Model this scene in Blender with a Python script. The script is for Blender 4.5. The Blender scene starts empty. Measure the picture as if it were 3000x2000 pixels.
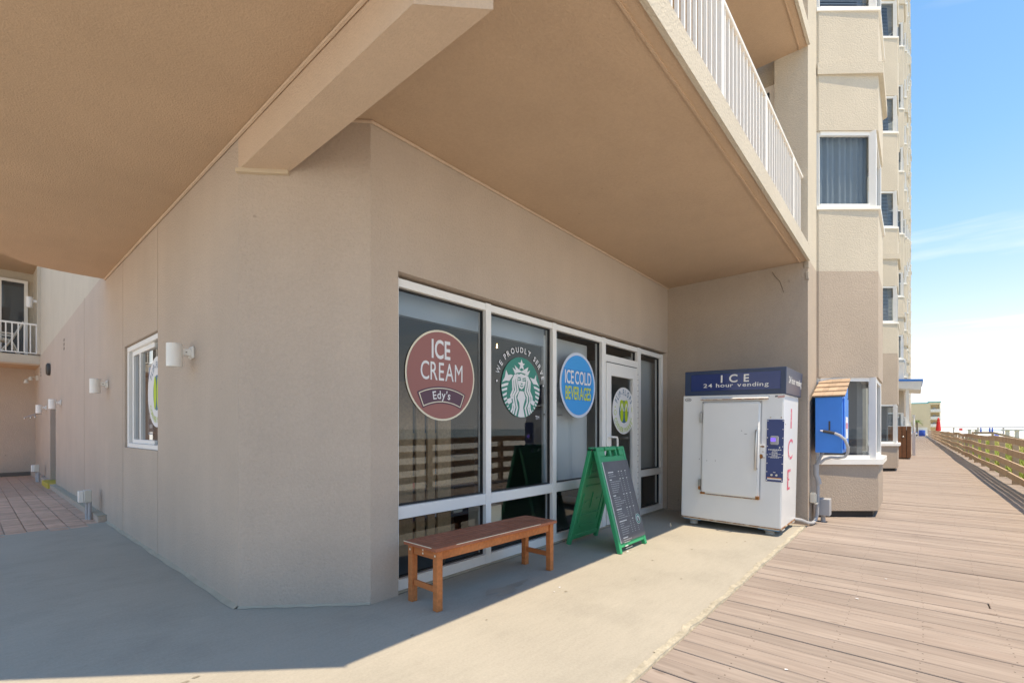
import bpy, bmesh, math, random
from mathutils import Vector, Matrix
random.seed(7)
S = bpy.context.scene
COL = S.collection
R = math.radians
# ------------------------------------------------------------------ camera
cam_d = bpy.data.cameras.new('camera')
cam_d.sensor_width = 36.0
cam_d.lens = 16.5
cam_d.shift_y = 256.0 / 3000.0
cam_d.clip_start = 0.05
cam_d.clip_end = 6000
cam = bpy.data.objects.new('camera', cam_d)
cam.location = (0, 0, 1.35)
cam.rotation_euler = (R(90), 0, R(40.68 - 90))
COL.objects.link(cam)
S.camera = cam
# ------------------------------------------------------------------ sky and sun
SUN_EL, SUN_AZ = 70.0, -92.0      # azimuth from +X towards +Y
W = bpy.data.worlds.new('World'); S.world = W; W.use_nodes = True
wn, wl = W.node_tree.nodes, W.node_tree.links
bg = wn['Background']
sky = wn.new('ShaderNodeTexSky'); sky.sky_type = 'NISHITA'; sky.sun_disc = False
sky.sun_elevation = R(SUN_EL); sky.sun_rotation = R(90 - SUN_AZ)
sky.altitude = 0; sky.air_density = 1.0; sky.dust_density = 0.0; sky.ozone_density = 3.0
bg.inputs['Strength'].default_value = 0.15
# thin cirrus: the view direction projected on a high flat layer
tc = wn.new('ShaderNodeTexCoord'); sep = wn.new('ShaderNodeSeparateXYZ')
wl.new(tc.outputs['Generated'], sep.inputs[0])
zc = wn.new('ShaderNodeMath'); zc.operation = 'MAXIMUM'; zc.inputs[1].default_value = 0.02
wl.new(sep.outputs['Z'], zc.inputs[0])
dx = wn.new('ShaderNodeMath'); dx.operation = 'DIVIDE'; wl.new(sep.outputs['X'], dx.inputs[0]); wl.new(zc.outputs[0], dx.inputs[1])
dy = wn.new('ShaderNodeMath'); dy.operation = 'DIVIDE'; wl.new(sep.outputs['Y'], dy.inputs[0]); wl.new(zc.outputs[0], dy.inputs[1])
cmb = wn.new('ShaderNodeCombineXYZ'); wl.new(dx.outputs[0], cmb.inputs[0]); wl.new(dy.outputs[0], cmb.inputs[1])
mp = wn.new('ShaderNodeMapping'); mp.inputs['Scale'].default_value = (0.55, 0.16, 1); mp.inputs['Rotation'].default_value = (0, 0, R(20)); mp.inputs['Location'].default_value = (3.1, 1.7, 0)
wl.new(cmb.outputs[0], mp.inputs[0])
nz = wn.new('ShaderNodeTexNoise'); nz.inputs['Scale'].default_value = 1.3; nz.inputs['Detail'].default_value = 6; nz.inputs['Roughness'].default_value = 0.55; nz.inputs['Distortion'].default_value = 0.4
wl.new(mp.outputs[0], nz.inputs['Vector'])
cr = wn.new('ShaderNodeValToRGB'); cr.color_ramp.elements[0].position = 0.57; cr.color_ramp.elements[1].position = 0.9
cr.color_ramp.elements[1].color = (0.75, 0.75, 0.75, 1)
wl.new(nz.outputs[0], cr.inputs[0])
mx = wn.new('ShaderNodeMix'); mx.data_type = 'RGBA'
wl.new(cr.outputs[0], mx.inputs[0])
hs = wn.new('ShaderNodeHueSaturation'); hs.inputs['Saturation'].default_value = 1.24
wl.new(sky.outputs[0], hs.inputs['Color'])
# pale marine haze: where the air is brightest, all round the horizon, it turns from yellowish to blue-white and its glare is held back
bw = wn.new('ShaderNodeRGBToBW'); wl.new(hs.outputs[0], bw.inputs[0])
hf = wn.new('ShaderNodeMapRange'); hf.inputs['From Min'].default_value = 1.8; hf.inputs['From Max'].default_value = 5.0; wl.new(bw.outputs[0], hf.inputs['Value'])
hc = wn.new('ShaderNodeVectorMath'); hc.operation = 'SCALE'; hc.inputs[0].default_value = (0.82, 1.02, 1.36); wl.new(bw.outputs[0], hc.inputs['Scale'])
hm = wn.new('ShaderNodeMix'); hm.data_type = 'RGBA'; wl.new(hf.outputs[0], hm.inputs[0]); wl.new(hs.outputs[0], hm.inputs[6]); wl.new(hc.outputs[0], hm.inputs[7])
k1 = wn.new('ShaderNodeMath'); k1.operation = 'DIVIDE'; k1.inputs[1].default_value = 4.4; wl.new(bw.outputs[0], k1.inputs[0])
k2 = wn.new('ShaderNodeMath'); k2.operation = 'MULTIPLY_ADD'; k2.inputs[2].default_value = 1.0; wl.new(k1.outputs[0], k2.inputs[0]); wl.new(k1.outputs[0], k2.inputs[1])
k3 = wn.new('ShaderNodeMath'); k3.operation = 'INVERSE_SQRT'; wl.new(k2.outputs[0], k3.inputs[0])
ks = wn.new('ShaderNodeVectorMath'); ks.operation = 'SCALE'; wl.new(hm.outputs[2], ks.inputs[0]); wl.new(k3.outputs[0], ks.inputs['Scale'])
wl.new(ks.outputs[0], mx.inputs[6]); mx.inputs[7].default_value = (4.6, 4.7, 4.9, 1)
wl.new(mx.outputs[2], bg.inputs['Color'])
sd = bpy.data.lights.new('sun', 'SUN'); sd.energy = 2.0; sd.angle = R(0.53); sd.color = (1.0, 0.99, 0.975)
sun = bpy.data.objects.new('sun', sd); COL.objects.link(sun)
to_sun = Vector((math.cos(R(SUN_AZ)) * math.cos(R(SUN_EL)), math.sin(R(SUN_AZ)) * math.cos(R(SUN_EL)), math.sin(R(SUN_EL))))
sun.rotation_euler = to_sun.to_track_quat('Z', 'Y').to_euler()
sun.location = (4, -8, 30)
# ------------------------------------------------------------------ exposure and render
vs = S.view_settings
vs.view_transform = 'Standard'; vs.look = 'None'; vs.gamma = 1.0; vs.use_curve_mapping = False
vs.use_white_balance = True; vs.white_balance_temperature = 9700; vs.white_balance_tint = 11   # camera set for a warm white balance
vs.exposure = 1.34
S.render.engine = 'CYCLES'
S.cycles.max_bounces = 12; S.cycles.diffuse_bounces = 8; S.cycles.glossy_bounces = 4
S.cycles.transparent_max_bounces = 12; S.cycles.use_denoising = True
S.cycles.caustics_reflective = False; S.cycles.caustics_refractive = False
S.cycles.sample_clamp_indirect = 8.0

# ================================================================== materials
def nodes(m):
    m.use_nodes = True
    return m.node_tree.nodes, m.node_tree.links, m.node_tree.nodes['Principled BSDF']

def mat(name, col, rough=0.7, var=0.0, vscale=3.0, bump=0.0, bscale=80.0, metal=0.0, rnd=0.0, detail=4, spec=0.5,
        stain=None, stain_scale=1.5, stain_lo=0.55, stain_hi=0.75, stretch=(1, 1, 1), bdist=0.004, coat=0.0):
    """principled colour with noise variation, optional stains, random tint per object and fine bump"""
    m = bpy.data.materials.new(name)
    n, l, b = nodes(m)
    b.inputs['Roughness'].default_value = rough
    b.inputs['Metallic'].default_value = metal
    b.inputs['Specular IOR Level'].default_value = spec
    b.inputs['Coat Weight'].default_value = coat
    c4 = (*col, 1)
    if var == 0 and bump == 0 and rnd == 0 and stain is None:
        b.inputs['Base Color'].default_value = c4
        return m
    t = n.new('ShaderNodeTexCoord'); mpn = n.new('ShaderNodeMapping')
    mpn.inputs['Scale'].default_value = stretch
    l.new(t.outputs['Object'], mpn.inputs[0])
    vec = mpn.outputs[0]
    oi = None
    if rnd > 0:
        oi = n.new('ShaderNodeObjectInfo')
        ad = n.new('ShaderNodeVectorMath'); ad.operation = 'ADD'
        ml = n.new('ShaderNodeMath'); ml.operation = 'MULTIPLY'; ml.inputs[1].default_value = 53.0
        l.new(oi.outputs['Random'], ml.inputs[0]); l.new(vec, ad.inputs[0]); l.new(ml.outputs[0], ad.inputs[1])
        vec = ad.outputs[0]
    out = None
    f = n.new('ShaderNodeTexNoise'); f.inputs['Scale'].default_value = vscale; f.inputs['Detail'].default_value = detail; f.inputs['Roughness'].default_value = 0.6
    l.new(vec, f.inputs['Vector'])
    mr = n.new('ShaderNodeMapRange'); mr.inputs['From Min'].default_value = 0.25; mr.inputs['From Max'].default_value = 0.75
    mr.inputs['To Min'].default_value = 1 - var; mr.inputs['To Max'].default_value = 1 + var
    l.new(f.outputs[0], mr.inputs['Value'])
    val = mr.outputs[0]
    if oi:
        m2 = n.new('ShaderNodeMapRange'); m2.inputs['To Min'].default_value = 1 - rnd; m2.inputs['To Max'].default_value = 1 + rnd
        l.new(oi.outputs['Random'], m2.inputs['Value'])
        m3 = n.new('ShaderNodeMath'); m3.operation = 'MULTIPLY'; l.new(val, m3.inputs[0]); l.new(m2.outputs[0], m3.inputs[1])
        val = m3.outputs[0]
    sc = n.new('ShaderNodeVectorMath'); sc.operation = 'SCALE'; sc.inputs[0].default_value = col
    l.new(val, sc.inputs['Scale'])
    out = sc.outputs[0]
    if stain is not None:
        s = n.new('ShaderNodeTexNoise'); s.inputs['Scale'].default_value = stain_scale; s.inputs['Detail'].default_value = 8; s.inputs['Roughness'].default_value = 0.65
        l.new(vec, s.inputs['Vector'])
        r2 = n.new('ShaderNodeMapRange'); r2.inputs['From Min'].default_value = stain_lo; r2.inputs['From Max'].default_value = stain_hi
        l.new(s.outputs[0], r2.inputs['Value'])
        mm = n.new('ShaderNodeMix'); mm.data_type = 'RGBA'
        l.new(r2.outputs[0], mm.inputs[0]); l.new(out, mm.inputs[6]); mm.inputs[7].default_value = (*stain, 1)
        out = mm.outputs[2]
    l.new(out, b.inputs['Base Color'])
    if bump > 0:
        g = n.new('ShaderNodeTexNoise'); g.inputs['Scale'].default_value = bscale; g.inputs['Detail'].default_value = 3
        l.new(vec, g.inputs['Vector'])
        bp = n.new('ShaderNodeBump'); bp.inputs['Strength'].default_value = bump; bp.inputs['Distance'].default_value = bdist
        l.new(g.outputs[0], bp.inputs['Height']); l.new(bp.outputs[0], b.inputs['Normal'])
    return m

def grain(m, scale, amt, stretch=(1, 1, 1), rot=0.0):
    """multiply the base colour by a fine noise"""
    n, l = m.node_tree.nodes, m.node_tree.links; b = n['Principled BSDF']
    t = n.new('ShaderNodeTexCoord'); mpn = n.new('ShaderNodeMapping'); mpn.inputs['Scale'].default_value = stretch; mpn.inputs['Rotation'].default_value = (0, 0, rot); l.new(t.outputs['Object'], mpn.inputs[0])
    s = n.new('ShaderNodeTexNoise'); s.inputs['Scale'].default_value = scale; s.inputs['Detail'].default_value = 3; s.inputs['Roughness'].default_value = .7; l.new(mpn.outputs[0], s.inputs['Vector'])
    r = n.new('ShaderNodeMapRange'); r.inputs['From Min'].default_value = .3; r.inputs['From Max'].default_value = .7; r.inputs['To Min'].default_value = 1 - amt; r.inputs['To Max'].default_value = 1 + amt; l.new(s.outputs[0], r.inputs['Value'])
    src = b.inputs['Base Color'].links[0].from_socket
    sc = n.new('ShaderNodeVectorMath'); sc.operation = 'SCALE'; l.new(src, sc.inputs[0]); l.new(r.outputs[0], sc.inputs['Scale']); l.new(sc.outputs[0], b.inputs['Base Color'])
    return m

def stucco(name, col, bump=0.8, streak=0.022, bscale=55):
    m = mat(name, col, 0.92, var=0.06, vscale=1.1, bump=bump, bscale=bscale, spec=0.25, bdist=0.010)
    n, l = m.node_tree.nodes, m.node_tree.links
    b = n['Principled BSDF']
    # faint weather streaks running down, and small scuffs
    t = n.new('ShaderNodeTexCoord'); mpn = n.new('ShaderNodeMapping'); mpn.inputs['Scale'].default_value = (2.2, 2.2, 0.16)
    l.new(t.outputs['Object'], mpn.inputs[0])
    s = n.new('ShaderNodeTexNoise'); s.inputs['Scale'].default_value = 1.6; s.inputs['Detail'].default_value = 5
    l.new(mpn.outputs[0], s.inputs['Vector'])
    r = n.new('ShaderNodeMapRange'); r.inputs['From Min'].default_value = 0.3; r.inputs['From Max'].default_value = 0.7
    r.inputs['To Min'].default_value = 1 - streak; r.inputs['To Max'].default_value = 1 + streak
    l.new(s.outputs[0], r.inputs['Value'])
    src = b.inputs['Base Color'].links[0].from_socket
    sc = n.new('ShaderNodeVectorMath'); sc.operation = 'SCALE'
    l.new(src, sc.inputs[0]); l.new(r.outputs[0], sc.inputs['Scale'])
    # sparse scuff marks
    v = n.new('ShaderNodeTexNoise'); v.inputs['Scale'].default_value = 9; v.inputs['Detail'].default_value = 2
    l.new(t.outputs['Object'], v.inputs['Vector'])
    r2 = n.new('ShaderNodeMapRange'); r2.inputs['From Min'].default_value = 0.76; r2.inputs['From Max'].default_value = 0.80; r2.inputs['To Max'].default_value = 0.5
    l.new(v.outputs[0], r2.inputs['Value'])
    mm = n.new('ShaderNodeMix'); mm.data_type = 'RGBA'; l.new(r2.outputs[0], mm.inputs[0])
    l.new(sc.outputs[0], mm.inputs[6]); mm.inputs[7].default_value = (col[0] * .55, col[1] * .55, col[2] * .55, 1)
    l.new(mm.outputs[2], b.inputs['Base Color'])
    grain(m, 38, .04); grain(m, 110, .03)
    return m

def glass(name, tint=(0.8, 0.84, 0.84), gain=1.5, rough=0.0):
    m = bpy.data.materials.new(name); m.use_nodes = True
    n, l = m.node_tree.nodes, m.node_tree.links
    n.remove(n['Principled BSDF'])
    o = n['Material Output']
    tr = n.new('ShaderNodeBsdfTransparent'); tr.inputs[0].default_value = (*tint, 1)
    gl = n.new('ShaderNodeBsdfGlossy'); gl.inputs['Roughness'].default_value = rough
    fr = n.new('ShaderNodeLayerWeight'); fr.inputs['Blend'].default_value = 0.5        # facing term, the same from both sides
    pw = n.new('ShaderNodeMath'); pw.operation = 'POWER'; pw.inputs[1].default_value = 4.0; l.new(fr.outputs['Facing'], pw.inputs[0])
    mu = n.new('ShaderNodeMath'); mu.operation = 'MULTIPLY_ADD'; mu.inputs[1].default_value = 0.9; mu.inputs[2].default_value = 0.045 * gain; mu.use_clamp = True
    l.new(pw.outputs[0], mu.inputs[0])
    ms = n.new('ShaderNodeMixShader'); l.new(mu.outputs[0], ms.inputs[0]); l.new(tr.outputs[0], ms.inputs[1]); l.new(gl.outputs[0], ms.inputs[2])
    l.new(ms.outputs[0], o.inputs[0])
    return m

def emit(name, col, s):
    m = bpy.data.materials.new(name); n, l, b = nodes(m)
    b.inputs['Base Color'].default_value = (*col, 1); b.inputs['Emission Color'].default_value = (*col, 1); b.inputs['Emission Strength'].default_value = s
    return m

def board_mat(name, col, dark, rnd=0.11, nails=True):
    """weathered deck board: grain along local Y, tint per board, knots and nail heads"""
    m = bpy.data.materials.new(name); n, l, b = nodes(m)
    b.inputs['Roughness'].default_value = 0.75; b.inputs['Specular IOR Level'].default_value = 0.3
    t = n.new('ShaderNodeTexCoord'); oi = n.new('ShaderNodeObjectInfo')
    ml = n.new('ShaderNodeMath'); ml.operation = 'MULTIPLY'; ml.inputs[1].default_value = 71.0; l.new(oi.outputs['Random'], ml.inputs[0])
    ad = n.new('ShaderNodeVectorMath'); l.new(t.outputs['Object'], ad.inputs[0]); l.new(ml.outputs[0], ad.inputs[1])
    mpn = n.new('ShaderNodeMapping'); mpn.inputs['Scale'].default_value = (26, 1.6, 26); l.new(ad.outputs[0], mpn.inputs[0])
    g = n.new('ShaderNodeTexNoise'); g.inputs['Scale'].default_value = 1.5; g.inputs['Detail'].default_value = 5; l.new(mpn.outputs[0], g.inputs['Vector'])
    r = n.new('ShaderNodeMapRange'); r.inputs['From Min'].default_value = .3; r.inputs['From Max'].default_value = .7; r.inputs['To Min'].default_value = .84; r.inputs['To Max'].default_value = 1.13
    l.new(g.outputs[0], r.inputs['Value'])
    rr = n.new('ShaderNodeMapRange'); rr.inputs['To Min'].default_value = 1 - rnd; rr.inputs['To Max'].default_value = 1 + rnd; l.new(oi.outputs['Random'], rr.inputs['Value'])
    mu = n.new('ShaderNodeMath'); mu.operation = 'MULTIPLY'; l.new(r.outputs[0], mu.inputs[0]); l.new(rr.outputs[0], mu.inputs[1])
    # blotchy weathering between the two tones
    w = n.new('ShaderNodeTexNoise'); w.inputs['Scale'].default_value = 1.1; w.inputs['Detail'].default_value = 4
    m1 = n.new('ShaderNodeMapping'); m1.inputs['Scale'].default_value = (4, 1, 1); l.new(ad.outputs[0], m1.inputs[0]); l.new(m1.outputs[0], w.inputs['Vector'])
    wr = n.new('ShaderNodeMapRange'); wr.inputs['From Min'].default_value = .35; wr.inputs['From Max'].default_value = .68; l.new(w.outputs[0], wr.inputs['Value'])
    mm = n.new('ShaderNodeMix'); mm.data_type = 'RGBA'; l.new(wr.outputs[0], mm.inputs[0]); mm.inputs[6].default_value = (*col, 1); mm.inputs[7].default_value = (*dark, 1)
    sc = n.new('ShaderNodeVectorMath'); sc.operation = 'SCALE'; l.new(mm.outputs[2], sc.inputs[0]); l.new(mu.outputs[0], sc.inputs['Scale'])
    out = sc.outputs[0]
    # knots
    k = n.new('ShaderNodeTexVoronoi'); k.inputs['Scale'].default_value = 1.0; mk = n.new('ShaderNodeMapping'); mk.inputs['Scale'].default_value = (6, 2.2, 1)
    l.new(ad.outputs[0], mk.inputs[0]); l.new(mk.outputs[0], k.inputs['Vector'])
    kr = n.new('ShaderNodeMapRange'); kr.inputs['From Min'].default_value = .10; kr.inputs['From Max'].default_value = .05; kr.inputs['To Max'].default_value = .45; l.new(k.outputs['Distance'], kr.inputs['Value'])
    km = n.new('ShaderNodeMix'); km.data_type = 'RGBA'; l.new(kr.outputs[0], km.inputs[0]); l.new(out, km.inputs[6]); km.inputs[7].default_value = (dark[0] * .5, dark[1] * .45, dark[2] * .4, 1)
    out = km.outputs[2]
    if nails:
        sp = n.new('ShaderNodeSeparateXYZ'); l.new(t.outputs['Object'], sp.inputs[0])
        # joists every 0.41 m along local Y, two heads per board at local x = +-0.045
        pm = n.new('ShaderNodeMath'); pm.operation = 'PINGPONG'; pm.inputs[1].default_value = 0.205; jit = n.new('ShaderNodeMath'); jit.operation = 'MULTIPLY_ADD'; jit.inputs[1].default_value = 0.05; l.new(oi.outputs['Random'], jit.inputs[0]); l.new(sp.outputs['Y'], jit.inputs[2]); l.new(jit.outputs[0], pm.inputs[0])
        ax = n.new('ShaderNodeMath'); ax.operation = 'ABSOLUTE'; l.new(sp.outputs['X'], ax.inputs[0])
        sx = n.new('ShaderNodeMath'); sx.operation = 'SUBTRACT'; sx.inputs[1].default_value = 0.045; l.new(ax.outputs[0], sx.inputs[0])
        cb = n.new('ShaderNodeCombineXYZ'); l.new(sx.outputs[0], cb.inputs[0]); l.new(pm.outputs[0], cb.inputs[1])
        ln = n.new('ShaderNodeVectorMath'); ln.operation = 'LENGTH'; l.new(cb.outputs[0], ln.inputs[0])
        lt = n.new('ShaderNodeMath'); lt.operation = 'LESS_THAN'; lt.inputs[1].default_value = 0.0045; l.new(ln.outputs['Value'], lt.inputs[0])
        nm = n.new('ShaderNodeMix'); nm.data_type = 'RGBA'; l.new(lt.outputs[0], nm.inputs[0]); l.new(out, nm.inputs[6]); nm.inputs[7].default_value = (.06, .04, .03, 1)
        out = nm.outputs[2]
    l.new(out, b.inputs['Base Color'])
    bp = n.new('ShaderNodeBump'); bp.inputs['Strength'].default_value = .35; bp.inputs['Distance'].default_value = .003
    l.new(g.outputs[0], bp.inputs['Height']); l.new(bp.outputs[0], b.inputs['Normal'])
    return m

M = {}
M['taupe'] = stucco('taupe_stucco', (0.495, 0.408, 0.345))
M['taupe2'] = stucco('darkened_taupe_stucco', (0.43, 0.355, 0.295))  # same paint as taupe, darkened copy: bay and end-wall shading put into colour
M['cream'] = stucco('cream_stucco', (0.54, 0.485, 0.405))
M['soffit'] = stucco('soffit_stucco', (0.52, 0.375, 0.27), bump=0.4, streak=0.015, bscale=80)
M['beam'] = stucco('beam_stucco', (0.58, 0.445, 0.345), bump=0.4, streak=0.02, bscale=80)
M['trim'] = mat('taupe_trim', (0.55, 0.45, 0.34), 0.85, var=0.08, vscale=6, bump=0.3, bscale=40)
M['white'] = mat('white_aluminium', (0.83, 0.83, 0.82), 0.45, var=0.03, vscale=2)
M['whitep'] = mat('white_paint', (0.80, 0.79, 0.76), 0.5, var=0.04, vscale=4, bump=0.1, bscale=30)
M['gasket'] = mat('black_gasket_and_gap', (0.02, 0.02, 0.022), 0.6)
M['glass'] = glass('shop_glass', (0.84, 0.88, 0.90), 1.7)
M['bayglass'] = glass('bay_glass', (0.80, 0.86, 0.90), 1.3)
M['concrete'] = mat('concrete', (0.40, 0.37, 0.315), 0.88, var=0.13, vscale=1.8, bump=0.25, bscale=55, detail=9, stain=(0.365, 0.335, 0.285), stain_scale=0.9, stain_lo=.5, stain_hi=.8)
grain(M['concrete'], 60, .07); grain(M['concrete'], 5, .035, (1, 6, 1), .5); grain(M['concrete'], 200, .05)
M['lip'] = mat('worn_concrete_edge', (0.44, 0.40, 0.32), 0.95, var=0.3, vscale=14, bump=1.0, bscale=40, detail=6, stain=(0.14, 0.12, 0.10), stain_scale=9, stain_lo=.62, stain_hi=.7, bdist=.012)
M['seal'] = mat('grey_sealant', (0.42, 0.375, 0.30), 0.9, var=0.12, vscale=5, stain=(0.30, 0.14, 0.05), stain_scale=6, stain_lo=.68, stain_hi=.72, bump=.5, bscale=25)
M['deck'] = board_mat('deck_board', (0.35, 0.29, 0.255), (0.31, 0.25, 0.218))
M['rail'] = board_mat('rail_wood', (0.58, 0.43, 0.31), (0.47, 0.34, 0.24), nails=False)
M['fencewood'] = board_mat('brown_fence_wood', (0.30, 0.135, 0.07), (0.24, 0.105, 0.055), rnd=.12, nails=False)
M['bench'] = board_mat('oiled_bench_wood', (0.60, 0.205, 0.075), (0.49, 0.15, 0.05), rnd=.10, nails=False)
M['benchtop'] = board_mat('oiled_bench_top', (0.44, 0.15, 0.085), (0.36, 0.115, 0.062), rnd=.08, nails=False)
for k in ('bench', 'benchtop'): M[k].node_tree.nodes['Principled BSDF'].inputs['Roughness'].default_value = 0.55
M['slat'] = board_mat('pale_crate_wood', (0.33, 0.225, 0.135), (0.27, 0.18, 0.105), rnd=.1, nails=False)
M['brick'] = mat('red_paver', (0.62, 0.40, 0.30), 0.9, var=0.16, vscale=9, rnd=0.14, bump=.4, bscale=60)
M['mortar'] = mat('paver_sand', (0.42, 0.31, 0.24), 0.95, var=.1, vscale=8)
M['sand'] = mat('white_sand', (0.80, 0.76, 0.67), 0.95, var=0.06, vscale=0.5, bump=.4, bscale=3, detail=8, bdist=.05)
M['sea'] = mat('sea_water', (0.03, 0.16, 0.18), 0.18, var=0.2, vscale=0.05, bump=.5, bscale=.6, bdist=.3)
def flat(n, c, r=0.5, **k): M[n] = mat(n, c, r, **k)
flat('enamel', (0.80, 0.82, 0.83), 0.28, var=.02, vscale=3)
flat('rust', (0.33, 0.13, 0.04), 0.95, var=.5, vscale=40, stain=(0.6, 0.52, 0.42), stain_scale=14, stain_lo=.5, stain_hi=.6)
flat('navy', (0.02, 0.045, 0.105), 0.32, var=.06, vscale=5)
flat('navysign', (0.016, 0.038, 0.16), 0.12)
flat('navypanel', (0.03, 0.06, 0.20), 0.4)
flat('letter', (0.80, 0.80, 0.79), 0.5)
flat('redletter', (0.72, 0.13, 0.20), 0.6, stain=(.8, .81, .82), stain_scale=22, stain_lo=.57, stain_hi=.62)
flat('steel', (0.55, 0.55, 0.55), 0.3, metal=1.0, var=.05)
flat('darkmetal', (0.05, 0.05, 0.05), 0.5)
flat('pvc', (0.62, 0.61, 0.58), 0.6)
flat('greyplastic', (0.40, 0.41, 0.43), 0.55)
flat('padblue', (0.05, 0.30, 0.62), 0.6)
flat('brightblue', (0.0, 0.22, 0.74), 0.42, var=.05, vscale=4)
flat('shingle', (0.45, 0.325, 0.235), 0.95, var=.15, vscale=60, rnd=.14, bump=.6, bscale=120)
flat('green', (0.0, 0.34, 0.155), 0.42, var=.05, vscale=8)
flat('chalk', (0.10, 0.105, 0.125), 0.35, var=.2, vscale=5)
flat('chalktext', (0.45, 0.46, 0.47), 0.6)
flat('maroon', (0.33, 0.125, 0.115), 0.5); flat('cream_ink', (0.78, 0.72, 0.58), 0.5); flat('plum', (0.105, 0.045, 0.075), 0.5)
flat('sbgreen', (0.01, 0.24, 0.19), 0.5); flat('ink_white', (0.76, 0.77, 0.80), 0.5)
flat('cyan', (0.0, 0.34, 0.80), 0.5); flat('cyan2', (0.0, 0.29, 0.72), 0.5); flat('ring', (0.60, 0.68, 0.82), 0.5); flat('lime', (0.62, 0.70, 0.06), 0.5); flat('ffblue', (0.035, 0.17, 0.30), 0.5); flat('fflime', (0.46, 0.62, 0.03), 0.5)
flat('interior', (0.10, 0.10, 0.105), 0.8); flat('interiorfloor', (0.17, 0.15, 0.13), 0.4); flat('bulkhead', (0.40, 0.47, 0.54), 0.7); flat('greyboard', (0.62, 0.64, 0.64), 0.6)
flat('curtain', (0.26, 0.29, 0.31), 0.9, var=.05, vscale=2); flat('blind', (0.30, 0.34, 0.38), 0.7)
flat('doorbrown', (0.13, 0.11, 0.095), 0.6); flat('yellow', (0.62, 0.45, 0.08), 0.7, var=.15, vscale=12)
flat('boxbeige', (0.60, 0.58, 0.52), 0.6); flat('red', (0.60, 0.02, 0.02), 0.6); flat('umbblue', (0.01, 0.07, 0.36), 0.6)
flat('grassmat', (0.34, 0.42, 0.09), 0.8, var=.5, vscale=1.2); flat('drygrass', (0.62, 0.52, 0.24), 0.8, var=.25, vscale=2)
flat('palmleaf', (0.12, 0.19, 0.04), 0.6, var=.3, vscale=3); flat('trunk', (0.16, 0.12, 0.085), 0.9, var=.3, vscale=12)
flat('farbeige', (0.56, 0.47, 0.31), 0.9, var=.04, vscale=.3); flat('teal', (0.03, 0.36, 0.40), 0.5); flat('farshade', (0.66, 0.52, 0.32), 0.9)
flat('slate', (0.06, 0.075, 0.09), 0.15)

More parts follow.
